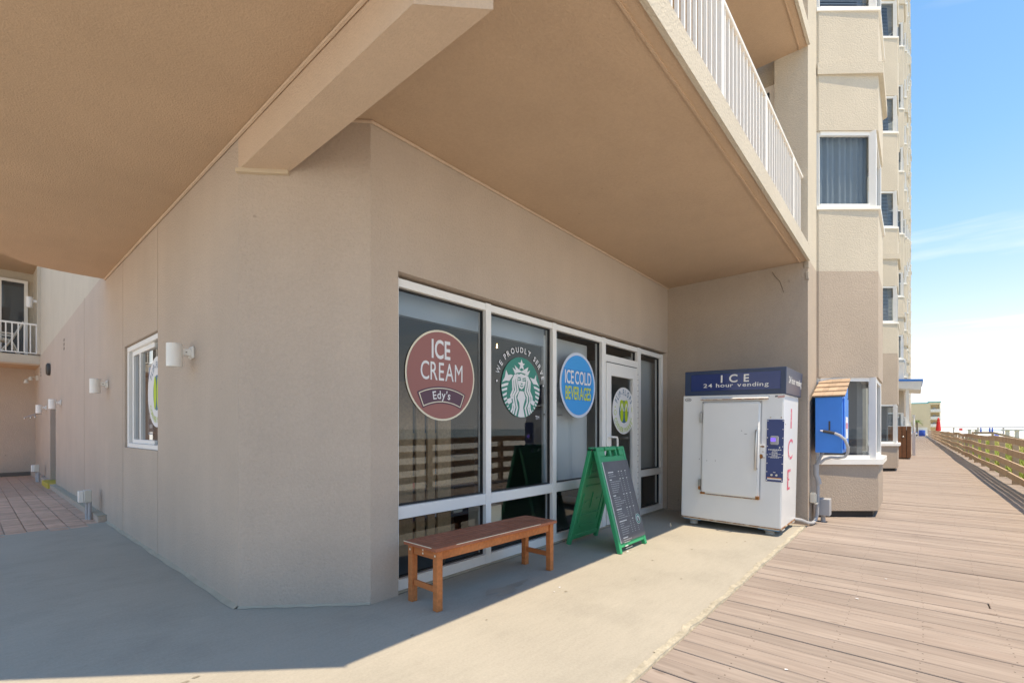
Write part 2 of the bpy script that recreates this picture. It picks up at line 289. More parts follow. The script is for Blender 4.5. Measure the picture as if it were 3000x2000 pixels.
# ================================================================== mesh helpers
class MB:
    def __init__(s): s.v = []; s.f = []; s.mi = []
    def add(s, vs, fs, mi=0):
        o = len(s.v); s.v += [tuple(p) for p in vs]
        for f in fs: s.f.append([i + o for i in f]); s.mi.append(mi)
        return s
    def box(s, a, b, mi=0):
        x0, y0, z0 = a; x1, y1, z1 = b
        return s.add([(x0, y0, z0), (x1, y0, z0), (x1, y1, z0), (x0, y1, z0), (x0, y0, z1), (x1, y0, z1), (x1, y1, z1), (x0, y1, z1)],
                     [(0, 3, 2, 1), (4, 5, 6, 7), (0, 1, 5, 4), (1, 2, 6, 5), (2, 3, 7, 6), (3, 0, 4, 7)], mi)
    def prism(s, poly, d, mi=0):
        """poly: 3-D points of one cap (counter-clockwise seen from the side d points to), d: extrusion vector"""
        n = len(poly); p = [Vector(q) for q in poly]; dv = Vector(d)
        return s.add([*p, *[q + dv for q in p]], [list(range(n - 1, -1, -1)), list(range(n, 2 * n))] + [(i, (i + 1) % n, n + (i + 1) % n, n + i) for i in range(n)], mi)
    def slab(s, poly, z0, z1, mi=0): return s.prism([(x, y, z0) for x, y in poly], (0, 0, z1 - z0), mi)
    def tube(s, pts, r, n=8, mi=0, cap=True):
        pts = [Vector(p) for p in pts]; o = len(s.v); rr = r if isinstance(r, (list, tuple)) else [r] * len(pts)
        prev = None
        for i, p in enumerate(pts):
            d = (pts[min(i + 1, len(pts) - 1)] - pts[max(i - 1, 0)]).normalized()
            a = prev - d * prev.dot(d) if prev is not None else d.orthogonal()
            if a.length < 1e-6: a = d.orthogonal()
            a.normalize(); prev = a; b = d.cross(a)
            s.v += [tuple(p + (a * math.cos(2 * math.pi * k / n) + b * math.sin(2 * math.pi * k / n)) * rr[i]) for k in range(n)]
        for i in range(len(pts) - 1):
            for k in range(n):
                s.f.append([o + i * n + k, o + i * n + (k + 1) % n, o + (i + 1) * n + (k + 1) % n, o + (i + 1) * n + k]); s.mi.append(mi)
        if cap:
            s.f.append([o + k for k in range(n - 1, -1, -1)]); s.mi.append(mi)
            e = o + (len(pts) - 1) * n; s.f.append([e + k for k in range(n)]); s.mi.append(mi)
        return s
    def lathe(s, prof, c, n=16, mi=0):
        o = len(s.v)
        for r, z in prof: s.v += [(c[0] + r * math.cos(2 * math.pi * k / n), c[1] + r * math.sin(2 * math.pi * k / n), c[2] + z) for k in range(n)]
        for i in range(len(prof) - 1):
            for k in range(n):
                s.f.append([o + i * n + k, o + i * n + (k + 1) % n, o + (i + 1) * n + (k + 1) % n, o + (i + 1) * n + k]); s.mi.append(mi)
        s.f.append([o + k for k in range(n - 1, -1, -1)]); s.mi.append(mi)
        e = o + (len(prof) - 1) * n; s.f.append([e + k for k in range(n)]); s.mi.append(mi)
        return s
    def bar(s, a, b, w, h, up=(0, 0, 1), mi=0):
        a = Vector(a); b = Vector(b); d = (b - a).normalized(); up = Vector(up); sd = d.cross(up).normalized(); u = sd.cross(d)
        c = [sd * (w / 2 * i) + u * (h / 2 * j) for i, j in ((-1, -1), (1, -1), (1, 1), (-1, 1))]
        return s.add([a + q for q in c] + [b + q for q in c], [(0, 1, 2, 3), (7, 6, 5, 4), (0, 4, 5, 1), (1, 5, 6, 2), (2, 6, 7, 3), (3, 7, 4, 0)], mi)
    def build(s, name, m, parent=None, bev=0.0, seg=1, smooth=False, world=True):
        off = world_loc(parent) if (parent is not None and world) else Vector((0, 0, 0))
        me = bpy.data.meshes.new(name)
        me.from_pydata([tuple(Vector(p) - off) for p in s.v], [], s.f)
        ms = m if isinstance(m, (list, tuple)) else [m]
        for q in ms: me.materials.append(M[q] if isinstance(q, str) else q)
        if len(ms) > 1: me.polygons.foreach_set('material_index', s.mi)
        bm = bmesh.new(); bm.from_mesh(me)
        bmesh.ops.recalc_face_normals(bm, faces=bm.faces)
        if bev > 0:
            es = [e for e in bm.edges if len(e.link_faces) == 2 and e.calc_face_angle(0) > 0.5]
            bmesh.ops.bevel(bm, geom=es, offset=bev, segments=seg, affect='EDGES', clamp_overlap=True)
        bm.to_mesh(me); bm.free()
        if smooth:
            me.polygons.foreach_set('use_smooth', [True] * len(me.polygons)); me.set_sharp_from_angle(angle=0.7)
        o = bpy.data.objects.new(name, me); COL.objects.link(o)
        if parent is not None: o.parent = parent
        return o

def world_loc(o):
    v = Vector((0, 0, 0))
    while o is not None: v += o.location; o = o.parent
    return v
def tag(o, label=None, cat=None, group=None, kind=None):
    if label: o['label'] = label
    if cat: o['category'] = cat
    if group: o['group'] = group
    if kind: o['kind'] = kind
    return o
def thing(name, loc, label, cat, group=None):
    o = bpy.data.objects.new(name, None); o.location = loc; o.empty_display_size = .1; COL.objects.link(o)
    return tag(o, label, cat, group)
def dup(o, loc, parent=None):
    c = o.copy(); COL.objects.link(c); c.location = loc
    if parent is not None: c.parent = parent
    for ch in list(o.children):
        d = dup(ch, ch.location, c)
    return c
def wob(v, a): return v + random.uniform(-a, a)

# ---- flat artwork: everything in plane coordinates (u right, v up), laid on a plane O + u*U + v*V + n*N
class Plane:
    def __init__(s, O, U, V, N): s.O, s.U, s.V, s.N = Vector(O), Vector(U), Vector(V), Vector(N)
    def p(s, u, v, n=0.0): return s.O + s.U * u + s.V * v + s.N * n
def art(pl, polys, n, name, m, parent):
    b = MB()
    for qi, q in enumerate(polys):
        a = sum(q[i][0] * q[(i + 1) % len(q)][1] - q[(i + 1) % len(q)][0] * q[i][1] for i in range(len(q)))
        if a < 0: q = q[::-1]
        b.add([pl.p(u, v, n + (qi % 12) * 7e-5) for u, v in q], [list(range(len(q)))])      # a hair apart, so strokes that overlap do not share a plane
    off = world_loc(parent)
    me = bpy.data.meshes.new(name); me.from_pydata([tuple(Vector(p) - off) for p in b.v], [], b.f)
    me.materials.append(M[m] if isinstance(m, str) else m)
    bm = bmesh.new(); bm.from_mesh(me); bmesh.ops.triangulate(bm, faces=[f for f in bm.faces if len(f.verts) > 4]); bm.to_mesh(me); bm.free()
    o = bpy.data.objects.new(name, me); COL.objects.link(o); o.parent = parent
    return o
def disc(cx, cy, rx, ry=None, n=56, a0=0, a1=360):
    ry = ry or rx
    return [(cx + rx * math.cos(R(a0 + (a1 - a0) * k / n)), cy + ry * math.sin(R(a0 + (a1 - a0) * k / n))) for k in range(n if a1 - a0 == 360 else n + 1)]
def ring(cx, cy, r0, r1, a0=0, a1=360, n=56):
    out = []
    for k in range(n):
        p, q = R(a0 + (a1 - a0) * k / n), R(a0 + (a1 - a0) * (k + 1) / n)
        out.append([(cx + r0 * math.cos(p), cy + r0 * math.sin(p)), (cx + r1 * math.cos(p), cy + r1 * math.sin(p)), (cx + r1 * math.cos(q), cy + r1 * math.sin(q)), (cx + r0 * math.cos(q), cy + r0 * math.sin(q))])
    return out
def stroke(pts, w):
    out = []
    for i in range(len(pts) - 1):
        (x0, y0), (x1, y1) = pts[i], pts[i + 1]; d = math.hypot(x1 - x0, y1 - y0) or 1
        nx, ny = -(y1 - y0) / d * w / 2, (x1 - x0) / d * w / 2; ex, ey = (x1 - x0) / d * w * .25, (y1 - y0) / d * w * .25
        out.append([(x0 + nx - ex, y0 + ny - ey), (x0 - nx - ex, y0 - ny - ey), (x1 - nx + ex, y1 - ny + ey), (x1 + nx + ex, y1 + ny + ey)])
    return out
_gl = {}
def glyph(ch, bold):
    k = (ch, bold)
    if k not in _gl:
        cu = bpy.data.curves.new('t', 'FONT'); cu.body = ch; cu.size = 1; cu.offset = bold; cu.resolution_u = 4; cu.fill_mode = 'FRONT'
        o = bpy.data.objects.new('t', cu); COL.objects.link(o)
        bpy.context.view_layer.update()
        dg = bpy.context.evaluated_depsgraph_get(); e = o.evaluated_get(dg); me = e.to_mesh()
        vs = [(v.co.x, v.co.y) for v in me.vertices]; fs = [list(p.vertices) for p in me.polygons]
        e.to_mesh_clear(); bpy.data.objects.remove(o); bpy.data.curves.remove(cu)
        if vs:
            x0 = min(v[0] for v in vs); vs = [(x - x0, y) for x, y in vs]; w = max(v[0] for v in vs)
        else: w = .25
        _gl[k] = (vs, fs, w)
    return _gl[k]
CAP = 0.70
def text_polys(txt, h, sx=1.0, bold=0.0, gap=0.09, space=.28):
    """list of (polygons, start, width) per character; h = cap height; returns glyph runs and total width"""
    x = 0; runs = []; k = h / CAP
    for ch in txt:
        if ch == ' ': x += space * k * sx; continue
        vs, fs, w = glyph(ch, 0.0 if ch in 'MWN' else bold)
        runs.append(([[(vs[i][0] * k * sx, vs[i][1] * k) for i in f] for f in fs], x, w * k * sx))
        x += (w + gap) * k * sx
    return runs, x - gap * k * sx
def line_text(txt, cx, y, h, width=None, sx=1.0, bold=0.0, gap=.09, space=.28, align='c', slope=0.0):
    runs, w = text_polys(txt, h, sx, bold, gap, space)
    f = (width / w) if width else 1.0
    x0 = cx - (w * f / 2 if align == 'c' else 0)
    return [[(x0 + (x + u) * f, y + v + slope * (x + u) * f) for u, v in q] for ps, x, gw in runs for q in ps]
def arc_text(txt, cx, cy, r, h, mid, sx=1.0, bold=0.0, gap=.1, space=.3, below=False, span=None):
    runs, w = text_polys(txt, h, sx, bold, gap, space); out = []
    f = (R(span) * r / w) if span else 1.0
    for ps, x, gw in runs:
        s = (x + gw / 2 - w / 2) * f / r
        a = R(mid) + (s if below else -s)
        for q in ps:
            z = []
            for u, v in q:
                u -= gw / 2
                if below: rad = (-math.sin(a), math.cos(a)); e = (math.cos(a), math.sin(a)); b = (cx + r * e[0], cy + r * e[1]); z.append((b[0] + u * rad[0] - v * e[0], b[1] + u * rad[1] - v * e[1]))
                else: e = (math.cos(a), math.sin(a)); tn = (math.sin(a), -math.cos(a)); b = (cx + r * e[0], cy + r * e[1]); z.append((b[0] + u * tn[0] + v * e[0], b[1] + u * tn[1] + v * e[1]))
            out.append(z)
    return out

# ================================================================== setting
XW, YS, XE, YD = 1.338, 3.18, 7.74, 1.15       # side wall, shop wall, end wall, slab edge
b = MB(); b.add([(-800, -62, -.6), (3000, -62, -.6), (3000, 900, -.6), (-800, 900, -.6)], [(0, 1, 2, 3)])
tag(b.build('beach_sand', 'sand'), kind='structure')
b = MB(); b.add([(-2500, -4500, -.9), (5200, -4500, -.9), (5200, -40, -.9), (-2500, -40, -.9)], [(0, 1, 2, 3)])
tag(b.build('sea', 'sea'), kind='structure')
# concrete walkway with a worn, wandering edge toward the deck
edge = [(-6 + i * .13, YD + .012 * math.sin(i * 1.7) * random.random() + random.uniform(-.006, .006)) for i in range(int((7.73 + 6) / .13) + 1)]
b = MB(); b.slab(edge + [(7.73, 3.5), (2.3, 3.5), (1.5, 4.1), (1.5, 8.95), (-6, 8.3)], -.35, 0)
walk = tag(b.build('walkway', 'concrete'), kind='structure')
b = MB()
for i in range(len(edge) - 1):
    (x0, y0), (x1, y1) = edge[i], edge[i + 1]; d0, d1 = .035 + .02 * random.random(), .035 + .02 * random.random()
    b.add([(x0, y0 - .012, -.03), (x1, y1 - .012, -.03), (x1, y1 + .004, .004), (x0, y0 + .004, .004), (x0, y0 + d0, .0045), (x1, y1 + d1, .0045)], [(0, 1, 2, 3), (3, 2, 5, 4)])
b.build('slab_lip', 'lip', walk)
# pieces of litter and gum marks on the slab
b = MB()
for x, y, r in ((4.6, 2.05, .025), (5.3, 1.9, .02), (3.25, 2.2, .022), (5.9, 1.7, .018), (6.1, 1.55, .022), (4.2, 1.6, .018), (2.4, 2.3, .016), (1.9, 2.5, .018), (.75, 2.95, .03), (.82, 2.97, .022), (3.9, 1.9, .012), (5.6, 2.3, .013)):
    b.add([(x + wob(r, r * .5) * .8 * math.cos(a), y + wob(r, r * .4) * .5 * math.sin(a), .003) for a in [k * math.pi / 4 for k in range(8)]], [list(range(8))])
b.build('gum_mark', mat('gum_mark', (.27, .24, .19), .9), walk)
# pavers
b = MB(); b.add([(-5, 8.6, -.035), (1.40, 8.6, -.035), (1.40, 19.9, -.035), (-5, 19.9, -.035)], [(0, 1, 2, 3)])
pav = tag(b.build('brick_pavement', 'mortar'), kind='structure')
b = MB(); b.box((-.0965, -.0465, -.04), (.0965, .0465, 0)); b0 = b.build('brick', 'brick', pav, bev=.006, world=False)
first = True; extra = MB(); cnt = 0
for j in range(108):
    for i in range(26):
        x = 1.22 - i * .2; y = 8.80 + j * .1 - (1.338 - x) * .19
        if y > 19.65: continue
        vis = x > .28 and y < 13.6
        if vis and cnt < 300:
            o = b0 if first else dup(b0, (0, 0, 0), pav)
            o.location = (x, y, .0 + random.uniform(-.002, .002)); o.rotation_euler.z = random.uniform(-.012, .012); first = False; cnt += 1
        else:
            dz = random.uniform(-.002, .002); extra.box((x - .0965, y - .0465, -.04), (x + .0965, y + .0465, dz))
tag(extra.build('distant_brick', 'brick', pav), kind='stuff')
# boardwalk: boards run across (Y), 155 mm pitch
und = MB(); und.add([(-8, -1.95, -.16), (260, -1.95, -.16), (260, YD, -.16), (-8, YD, -.16)], [(0, 1, 2, 3)])
deck = tag(und.build('boardwalk', mat('deck_shadow_gap', (.05, .035, .028), .9)), kind='structure')
def board_mesh(y0, y1):
    o = MB().box((-.0742, y0, -.038), (.0742, y1, 0)).build('deck_board', 'deck', deck, bev=.004, world=False); return o
full = board_mesh(-1.95, YD - .012); half_a = board_mesh(-1.95, -.43); half_b = board_mesh(-.424, YD - .012); beyond = board_mesh(-1.95, YD + 3)
protos = {'full': full, 'a': half_a, 'b': half_b, 'beyond': beyond}; used = set()
def place(kind, x):
    p = protos[kind]
    o = p if kind not in used else dup(p, (0, 0, 0), deck); used.add(kind)
    o.location = (x, 0, random.uniform(-.004, .002)); o.rotation_euler = (0, random.uniform(-.01, .01), random.uniform(-.0008, .0008))
x = .6; k = 0; far = MB()
while x < 250:
    if k < 250:
        if x > XE - .05: place('beyond', x)
        elif k % 17 == 12: place('a', x); place('b', x)
        else: place('full', x)
    else: far.box((x - .0725, -1.95, -.04), (x + .0725, YD + 3, random.uniform(-.003, .002)))
    x += .155; k += 1
x = .6 - .155
while x > -7: far.box((x - .0725, -1.95, -.04), (x + .0725, YD - .012, random.uniform(-.003, .002))); x -= .155
tag(far.build('distant_board', 'deck', deck), kind='stuff')

# ================================================================== hotel
hotel = thing('beach_hotel', (XW, YS, 0), 'tall taupe and cream stucco beach hotel with balconies and bay windows', 'hotel')
ZP, ZC, ZL, FH, TOP = 3.62, 3.72, 3.55, 3.03, 52.0
# side wall (faces -X) with a window and a doorway, two paint bands
wy0, wy1, wz0, wz1 = 6.15, 7.76, 1.11, 2.41
dy0, dy1, dz1 = 14.91, 15.98, 2.02
T = .26
P1, P2 = (XW, 3.87), (2.03, YS)
b = MB()
zt = lambda y: 3.66 if y < 9 else 3.66 - .033 * (y - 9)        # the paint line drops a little along the wall
for (y0, y1, z0, z1) in ((3.87, wy0, -.3, None), (wy0, wy1, -.3, wz0), (wy0, wy1, wz1, None), (wy1, 9.0, -.3, None), (9.0, dy0, -.3, None), (dy0, dy1, dz1, None), (dy1, 18.4, -.3, None), (18.4, 19.75, -.3, 3.2)):
    b.add([(XW, y0, z0), (XW, y1, z0), (XW, y1, z1 or zt(y1)), (XW, y0, z1 or zt(y0))], [(0, 3, 2, 1)])
for (p, q) in (((wy0, wz0), (wy0, wz1)), ((wy0, wz1), (wy1, wz1)), ((wy1, wz1), (wy1, wz0)), ((wy1, wz0), (wy0, wz0)), ((dy0, 0), (dy0, dz1)), ((dy0, dz1), (dy1, dz1)), ((dy1, dz1), (dy1, 0))):
    b.add([(XW, *p), (XW, *q), (XW + T, *q), (XW + T, *p)], [(0, 1, 2, 3)])
b.build('side_wall', 'taupe', hotel)
MB().prism([(XW, 3.0, 3.66), (XW, 9.0, 3.66), (XW, 18.4, zt(18.4)), (XW, 18.4, TOP), (XW, 3.0, TOP)], (T, 0, 0)).build('upper_side_wall', 'cream', hotel)
# panel joints in the side wall: thin proud beads
for y in (6.149, 7.858, 10.924):
    for z0, z1 in (((0, wz0), (wz1, ZP)) if y < 7.8 else ((0, ZP),)):
        MB().box((XW - .002, y - .004, z0), (XW + .002, y + .004, z1)).build('panel_joint', mat('joint_line', (.42, .335, .27), .9) if 'joint_line' not in bpy.data.materials else bpy.data.materials['joint_line'], hotel)
# chamfered corner and shop wall
b = MB().add([(*P1, -.3), (*P2, -.3), (*P2, ZC), (*P1, ZC)], [(0, 1, 2, 3)]); b.build('corner_wall', 'taupe', hotel)
ox0, ox1, oz1 = 2.285, 7.70, 2.63
b = MB()
for (x0, x1, z0, z1) in ((P2[0], ox0, -.3, ZC), (ox0, ox1, oz1, ZC), (ox1, XE, -.3, ZC)):
    b.add([(x0, YS, z0), (x1, YS, z0), (x1, YS, z1), (x0, YS, z1)], [(0, 1, 2, 3)])
b.add([(ox0, YS, 0), (ox0, YS + .2, 0), (ox0, YS + .2, oz1), (ox0, YS, oz1)], [(0, 1, 2, 3)])
b.add([(ox1, YS, 0), (ox1, YS + .2, 0), (ox1, YS + .2, oz1), (ox1, YS, oz1)], [(0, 1, 2, 3)])
b.add([(ox0, YS, oz1), (ox1, YS, oz1), (ox1, YS + .2, oz1), (ox0, YS + .2, oz1)], [(0, 1, 2, 3)])
b.build('shop_wall', 'taupe', hotel)
MB().tube([(P1[0] + .03, P1[1] - .03, ZC - .012), (P2[0], YS - .012, ZC - .012), (XE, YS - .012, ZC - .008)], .013, 6).build('ceiling_bead', 'beam', hotel)
MB().tube([(XW - .012, 1.8, ZL - .012), (XW - .012, 9.03, ZL - .008)], .013, 6).build('ceiling_bead', 'beam', hotel)
# end wall / pier
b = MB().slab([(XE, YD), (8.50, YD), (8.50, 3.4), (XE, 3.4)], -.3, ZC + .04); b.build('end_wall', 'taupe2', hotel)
b = MB().slab([(XE, YD), (8.50, YD), (8.50, 1.57), (XE, 1.57)], ZC + .04, TOP); b.build('upper_pier', 'cream', hotel)
b = MB().box((8.0, 1.57, ZC + .18), (8.25, 3.4, TOP)); b.build('balcony_end_wall', 'cream', hotel)
b = MB().box((XW + T, YS, ZC + .18), (8.0, 3.4, TOP)); b.build('balcony_back_wall', 'cream', hotel)
# peeling paint and broken plaster where the balcony edge meets the pier
b = MB()
bp_ = mat('broken_plaster', (.40, .345, .29), .95, var=.35, vscale=14, bump=1, bscale=30)
for z, h, w in ((3.80, .17, .06), (3.62, .14, .05), (3.45, .12, .03), (6.83, .17, .06)):
    MB().box((XE - .012, YD - .012, z), (XE + .03 + w * .3, YD + w, z + h)).build('plaster_patch', bp_, hotel, bev=.008)
crk = [(XE - .003, 1.60, 3.66), (XE - .003, 1.56, 3.58), (XE - .003, 1.50, 3.50), (XE - .003, 1.47, 3.40), (XE - .003, 1.45, 3.33)]
MB().tube(crk, .003, 5).build('plaster_crack', mat('crack', (.10, .08, .06), .9), hotel)
# soffits: left canopy (lower) and shop canopy, each a slab with its own thickness
edge45 = (1.36, YD)
left = [(XW, 9.04), (1.05, 9.055), (.85, 9.05), (.66, 9.02), (.48, 8.92), (.28, 8.69), (.05, 8.46), (-.14, 8.2), (-.24, 7.8), (-.24, 2.75), (1.368, YD), (1.368, YD + .7)]
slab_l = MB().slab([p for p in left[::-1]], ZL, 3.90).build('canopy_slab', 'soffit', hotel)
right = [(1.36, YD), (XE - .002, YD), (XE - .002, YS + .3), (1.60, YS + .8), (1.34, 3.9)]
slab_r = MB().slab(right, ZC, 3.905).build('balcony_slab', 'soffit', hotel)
# drip fascia along the outer edge
MB().box((1.36, YD - .03, ZC - .012), (XE - .02, YD + .005, 3.91)).build('slab_fascia', 'cream', hotel)
MB().box((1.6, YD + .09, ZC - .012), (XE, YD + .105, ZC + .01)).build('drip_groove', 'soffit', hotel)
# beam, flush with the side wall, its outer end cut at 45 degrees
bz = 3.30
bpoly = [(XW, 3.87), (XW, 1.75), (1.60, 1.49), (1.60, 3.61)]
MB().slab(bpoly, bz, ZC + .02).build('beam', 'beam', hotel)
MB().prism([(XW - .004, 3.875, bz - .03), (1.604, 3.609, bz - .03), (1.58, 3.585, bz - .03), (XW - .03, 3.848, bz - .03)], (0, 0, .03)).build('beam_ledge', 'trim', hotel)
# storeys above: same slab outline repeated
full_out = left[:10] + [(1.368, YD), (XE, YD), (XE, 3.3), (XW, 3.3)]
up0 = None
for j in range(1, 14):
    if up0 is None: up0 = MB().slab(full_out[::-1], ZC + FH, ZC + FH + .19).build('balcony_slab', 'soffit', hotel)
    else: dup(up0, (0, 0, FH * (j - 1)), hotel)
MB().box((1.36, YD - .03, ZC + FH - .012), (XE - .02, YD + .005, ZC + FH + .2)).build('slab_fascia', 'cream', hotel)
MB().box((1.6, YD + .09, ZC + FH - .012), (XE, YD + .105, ZC + FH + .01)).build('drip_groove', 'soffit', hotel)
# balcony end door on the first floor
f = MB(); 
for y0, y1, z0, z1 in ((1.60, 1.68, 3.9, 6.55), (1.68, 3.1, 6.47, 6.55), (2.35, 2.43, 3.9, 6.47)): f.box((7.96, y0, z0), (8.0, y1, z1))
fd = f.build('balcony_door_frame', 'white', hotel)
MB().box((7.985, 1.68, 3.95), (7.995, 3.1, 6.47)).build('pane', 'slate', fd)
# bay window columns
def bay_poly(o, ins=0.0): return [(8.50 + o, 1.12), (9.09 + o, .43 + ins), (10.40 + o, .43 + ins), (10.99 + o, 1.12), (10.99 + o, 1.6), (8.5 + o, 1.6)]
def bay_at(o, inset): 
    c = inset
    return [(8.50 + o + c * 1.2, 1.12), (9.09 + o + c * .45, .43 + c), (10.40 + o - c * .45, .43 + c), (10.99 + o - c * 1.2, 1.12)]
nfl = [3, 6, 8, 10, 12, 14, 15, 16]
bay_parts = None
for kb in range(8):
    o = 10.27 * kb
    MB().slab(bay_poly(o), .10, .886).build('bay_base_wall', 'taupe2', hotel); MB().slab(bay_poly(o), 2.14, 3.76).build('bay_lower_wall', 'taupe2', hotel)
    MB().slab([(8.53 + o, 1.12), (9.13 + o, .50), (10.36 + o, .50), (10.96 + o, 1.12), (10.96 + o, 1.6), (8.53 + o, 1.6)], -.1, .101).build('bay_shadow_gap', 'gasket', hotel)  # recessed base coloured black: the shadow under the bay put into its colour
    MB().slab(bay_poly(o), 3.76, 4.74).build('bay_wall', 'cream', hotel)
    wp = MB().slab(bay_poly(o), 5.91, 5.91 + FH - 1.17).build('bay_wall', 'cream', hotel)
    p = [(8.46 + o, 1.13), (9.07 + o, .37), (10.42 + o, .37), (11.03 + o, 1.13)]
    lp_ = MB().slab(p, 6.75, 6.92).build('bay_ledge', 'cream', hotel)
    for j in range(1, 16):
        dup(wp, (0, 0, FH * j), hotel)
        if j in (5, 10): dup(lp_, (0, 0, FH * j), hotel)
    if kb > 0: MB().slab([(7.74 + o, YD), (8.50 + o, YD), (8.50 + o, 1.6), (7.74 + o, 1.6)], -.3, TOP).build('pier', 'cream', hotel)
    # recessed balconies between the bays
    MB().box((10.99 + o, 1.9, -.3), (18.02 + o, 2.1, TOP)).build('recess_wall', 'cream', hotel)
    MB().box((10.99 + o, YD, -.3), (11.7 + o, 1.9, TOP)).build('pier', 'cream', hotel)
    s = MB().box((11.7 + o, YD + .02, ZC), (18.0 + o, 1.9, ZC + .19)).build('recess_slab', 'cream', hotel)
    for j in range(1, 16): dup(s, (0, 0, FH * j), hotel)
    # windows
    for j in range(nfl[kb] + 1):
        z0, z1 = (.886, 2.14) if j == 0 else (4.74 + FH * (j - 1), 5.91 + FH * (j - 1))
        up = j > 0
        if bay_parts is None or (kb == 0 and j == 1):
            key = 'first'
        q = bay_at(o, .055); w = .055; H = z1 - z0
        fr = MB()
        for a in range(3):
            A, B = Vector((*q[a], 0)), Vector((*q[a + 1], 0)); d = (B - A).normalized()
            for zz in (z0 + .03, z1 - .03): fr.bar(A + Vector((0, 0, zz)), B + Vector((0, 0, zz)), .05, .06)
        for a in range(4):
            r = .075 if a in (1, 2) else .03
            fr.box((q[a][0] - r, q[a][1] - (.0 if a in (0, 3) else .03), z0 + .001), (q[a][0] + r, q[a][1] + .06, z1 - .001))
        wn_ = fr.build('bay_window', 'white', hotel)
        for a in range(3):
            A, B = Vector((*q[a], 0)), Vector((*q[a + 1], 0)); nrm = Vector((-(B - A).y, (B - A).x, 0)).normalized()
            pa = MB(); pa.add([A + nrm * .012 + Vector((0, 0, z0 + .06)), B + nrm * .012 + Vector((0, 0, z0 + .06)), B + nrm * .012 + Vector((0, 0, z1 - .06)), A + nrm * .012 + Vector((0, 0, z1 - .06))], [(0, 1, 2, 3)])
            pa.build('pane', 'bayglass', wn_)
        # what hangs inside: gathered curtain or slatted blind
        cu = MB()
        if kb == 0 and j == 1:
            A, B = Vector((*q[0], 0)), Vector((*q[1], 0)); nrm = Vector((-(B - A).y, (B - A).x, 0)).normalized(); nseg = 60; pts = []
            for t in range(nseg + 1): pts.append(A.lerp(B, .02 + .96 * t / nseg) + nrm * (.12 + .018 * math.sin(t * .9) + .01 * math.sin(t * .37)))
            for t in range(nseg): cu.add([pts[t] + Vector((0, 0, z0)), pts[t + 1] + Vector((0, 0, z0)), pts[t + 1] + Vector((0, 0, z1)), pts[t] + Vector((0, 0, z1))], [(0, 1, 2, 3)])
            cu.build('curtain', 'curtain', wn_, smooth=True)
        elif j > 0 and kb < 3:
            A, B = Vector((*q[0], 0)), Vector((*q[1], 0)); nrm = Vector((-(B - A).y, (B - A).x, 0)).normalized()
            zz = z0 + .06
            while zz < z1 - .05:
                a_, b_ = A.lerp(B, .03) + nrm * .09, A.lerp(B, .97) + nrm * .09
                cu.add([a_ + Vector((0, 0, zz)), b_ + Vector((0, 0, zz)), b_ + nrm * .025 + Vector((0, 0, zz + .035)), a_ + nrm * .025 + Vector((0, 0, zz + .035))], [(0, 1, 2, 3)])
                zz += .045
            cu.build('blind', 'blind', wn_)
        # dark room behind
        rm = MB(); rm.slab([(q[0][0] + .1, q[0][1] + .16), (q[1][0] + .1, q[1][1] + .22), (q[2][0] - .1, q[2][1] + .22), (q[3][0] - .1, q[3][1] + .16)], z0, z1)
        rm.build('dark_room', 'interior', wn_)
        si = MB(); p = bay_at(o, -.055 if j == 0 else -.03); si.slab([(p[0][0], p[0][1] + .02), p[1], p[2], (p[3][0], p[3][1] + .02), (10.9 + o, 1.3), (8.6 + o, 1.3)], z0 - (.075 if j == 0 else .045), z0 + .006)
        si.build('sill', 'whitep', wn_)
        bay_parts = True
# side window on the courtyard wall
sx = XW + .075
f = MB()
for y0, y1, z0, z1 in ((wy0 + .01, wy1 - .01, wz1 - .07, wz1 - .01), (wy0 + .01, wy1 - .01, wz0 + .005, wz0 + .06), (wy1 - .08, wy1 - .01, wz0 + .06, wz1 - .07), (wy0 + .01, wy0 + .08, wz0 + .06, wz1 - .07)):
    f.box((sx - .05, y0, z0), (sx + .05, y1, z1))
sw = f.build('side_window', 'white', hotel, bev=.004)
g = MB()
for y0, y1, z0, z1 in ((6.55, 7.62, wz1 - .13, wz1 - .072), (6.55, 7.62, wz0 + .062, wz0 + .11), (7.56, 7.62, wz0 + .11, wz1 - .13), (7.20, 7.25, wz0 + .11, wz1 - .13)): g.box((sx - .02, y0, z0), (sx + .03, y1, z1))
g.build('sash', 'white', sw, bev=.003)
MB().add([(sx + .005, 6.2, wz0 + .05), (sx + .005, 7.57, wz0 + .05), (sx + .005, 7.57, wz1 - .1), (sx + .005, 6.2, wz1 - .1)], [(0, 1, 2, 3)]).build('pane', 'bayglass', sw)
MB().box((sx + .25, 6.0, wz0 - .1), (sx + .3, 7.9, wz1 + .1)).build('dark_room', 'interior', sw)
MB().box((XW - .002, wy0, wz0 - .018), (XW + .09, wy1, wz0 + .003)).build('sill', 'taupe', sw)
sp = Plane((sx - .002, 6.50, 1.77), (0, -1, 0), (0, 0, 1), (-1, 0, 0))
st = art(sp, [disc(0, 0, .40)], .004, 'window_sticker', 'ink_white', sw)
art(sp, arc_text('FLIP-FLOPS', 0, 0, .27, .075, 90, .8, .01, span=118), .006, 'sticker_lettering', 'ffblue', sw)
art(sp, [disc(0, -.01, .155, .20)], .006, 'sticker_shape', 'ffblue', sw)
art(sp, [disc(-.07, -.01, .06, .19), disc(.07, -.01, .06, .19)], .008, 'sticker_shape', 'fflime', sw)
art(sp, arc_text('CORNER MARKET', 0, 0, .35, .065, 270, .8, .006, below=True, span=125), .006, 'sticker_lettering', 'fflime', sw)
lp = Plane((sx + .12, 7.50, 1.76), (0, -1, 0), (0, 0, 1), (-1, 0, 0))
nb = MB().box((sx + .125, 7.28, wz0 + .2), (sx + .135, 7.52, wz1 - .25)).build('notice_board', 'chalk', sw)
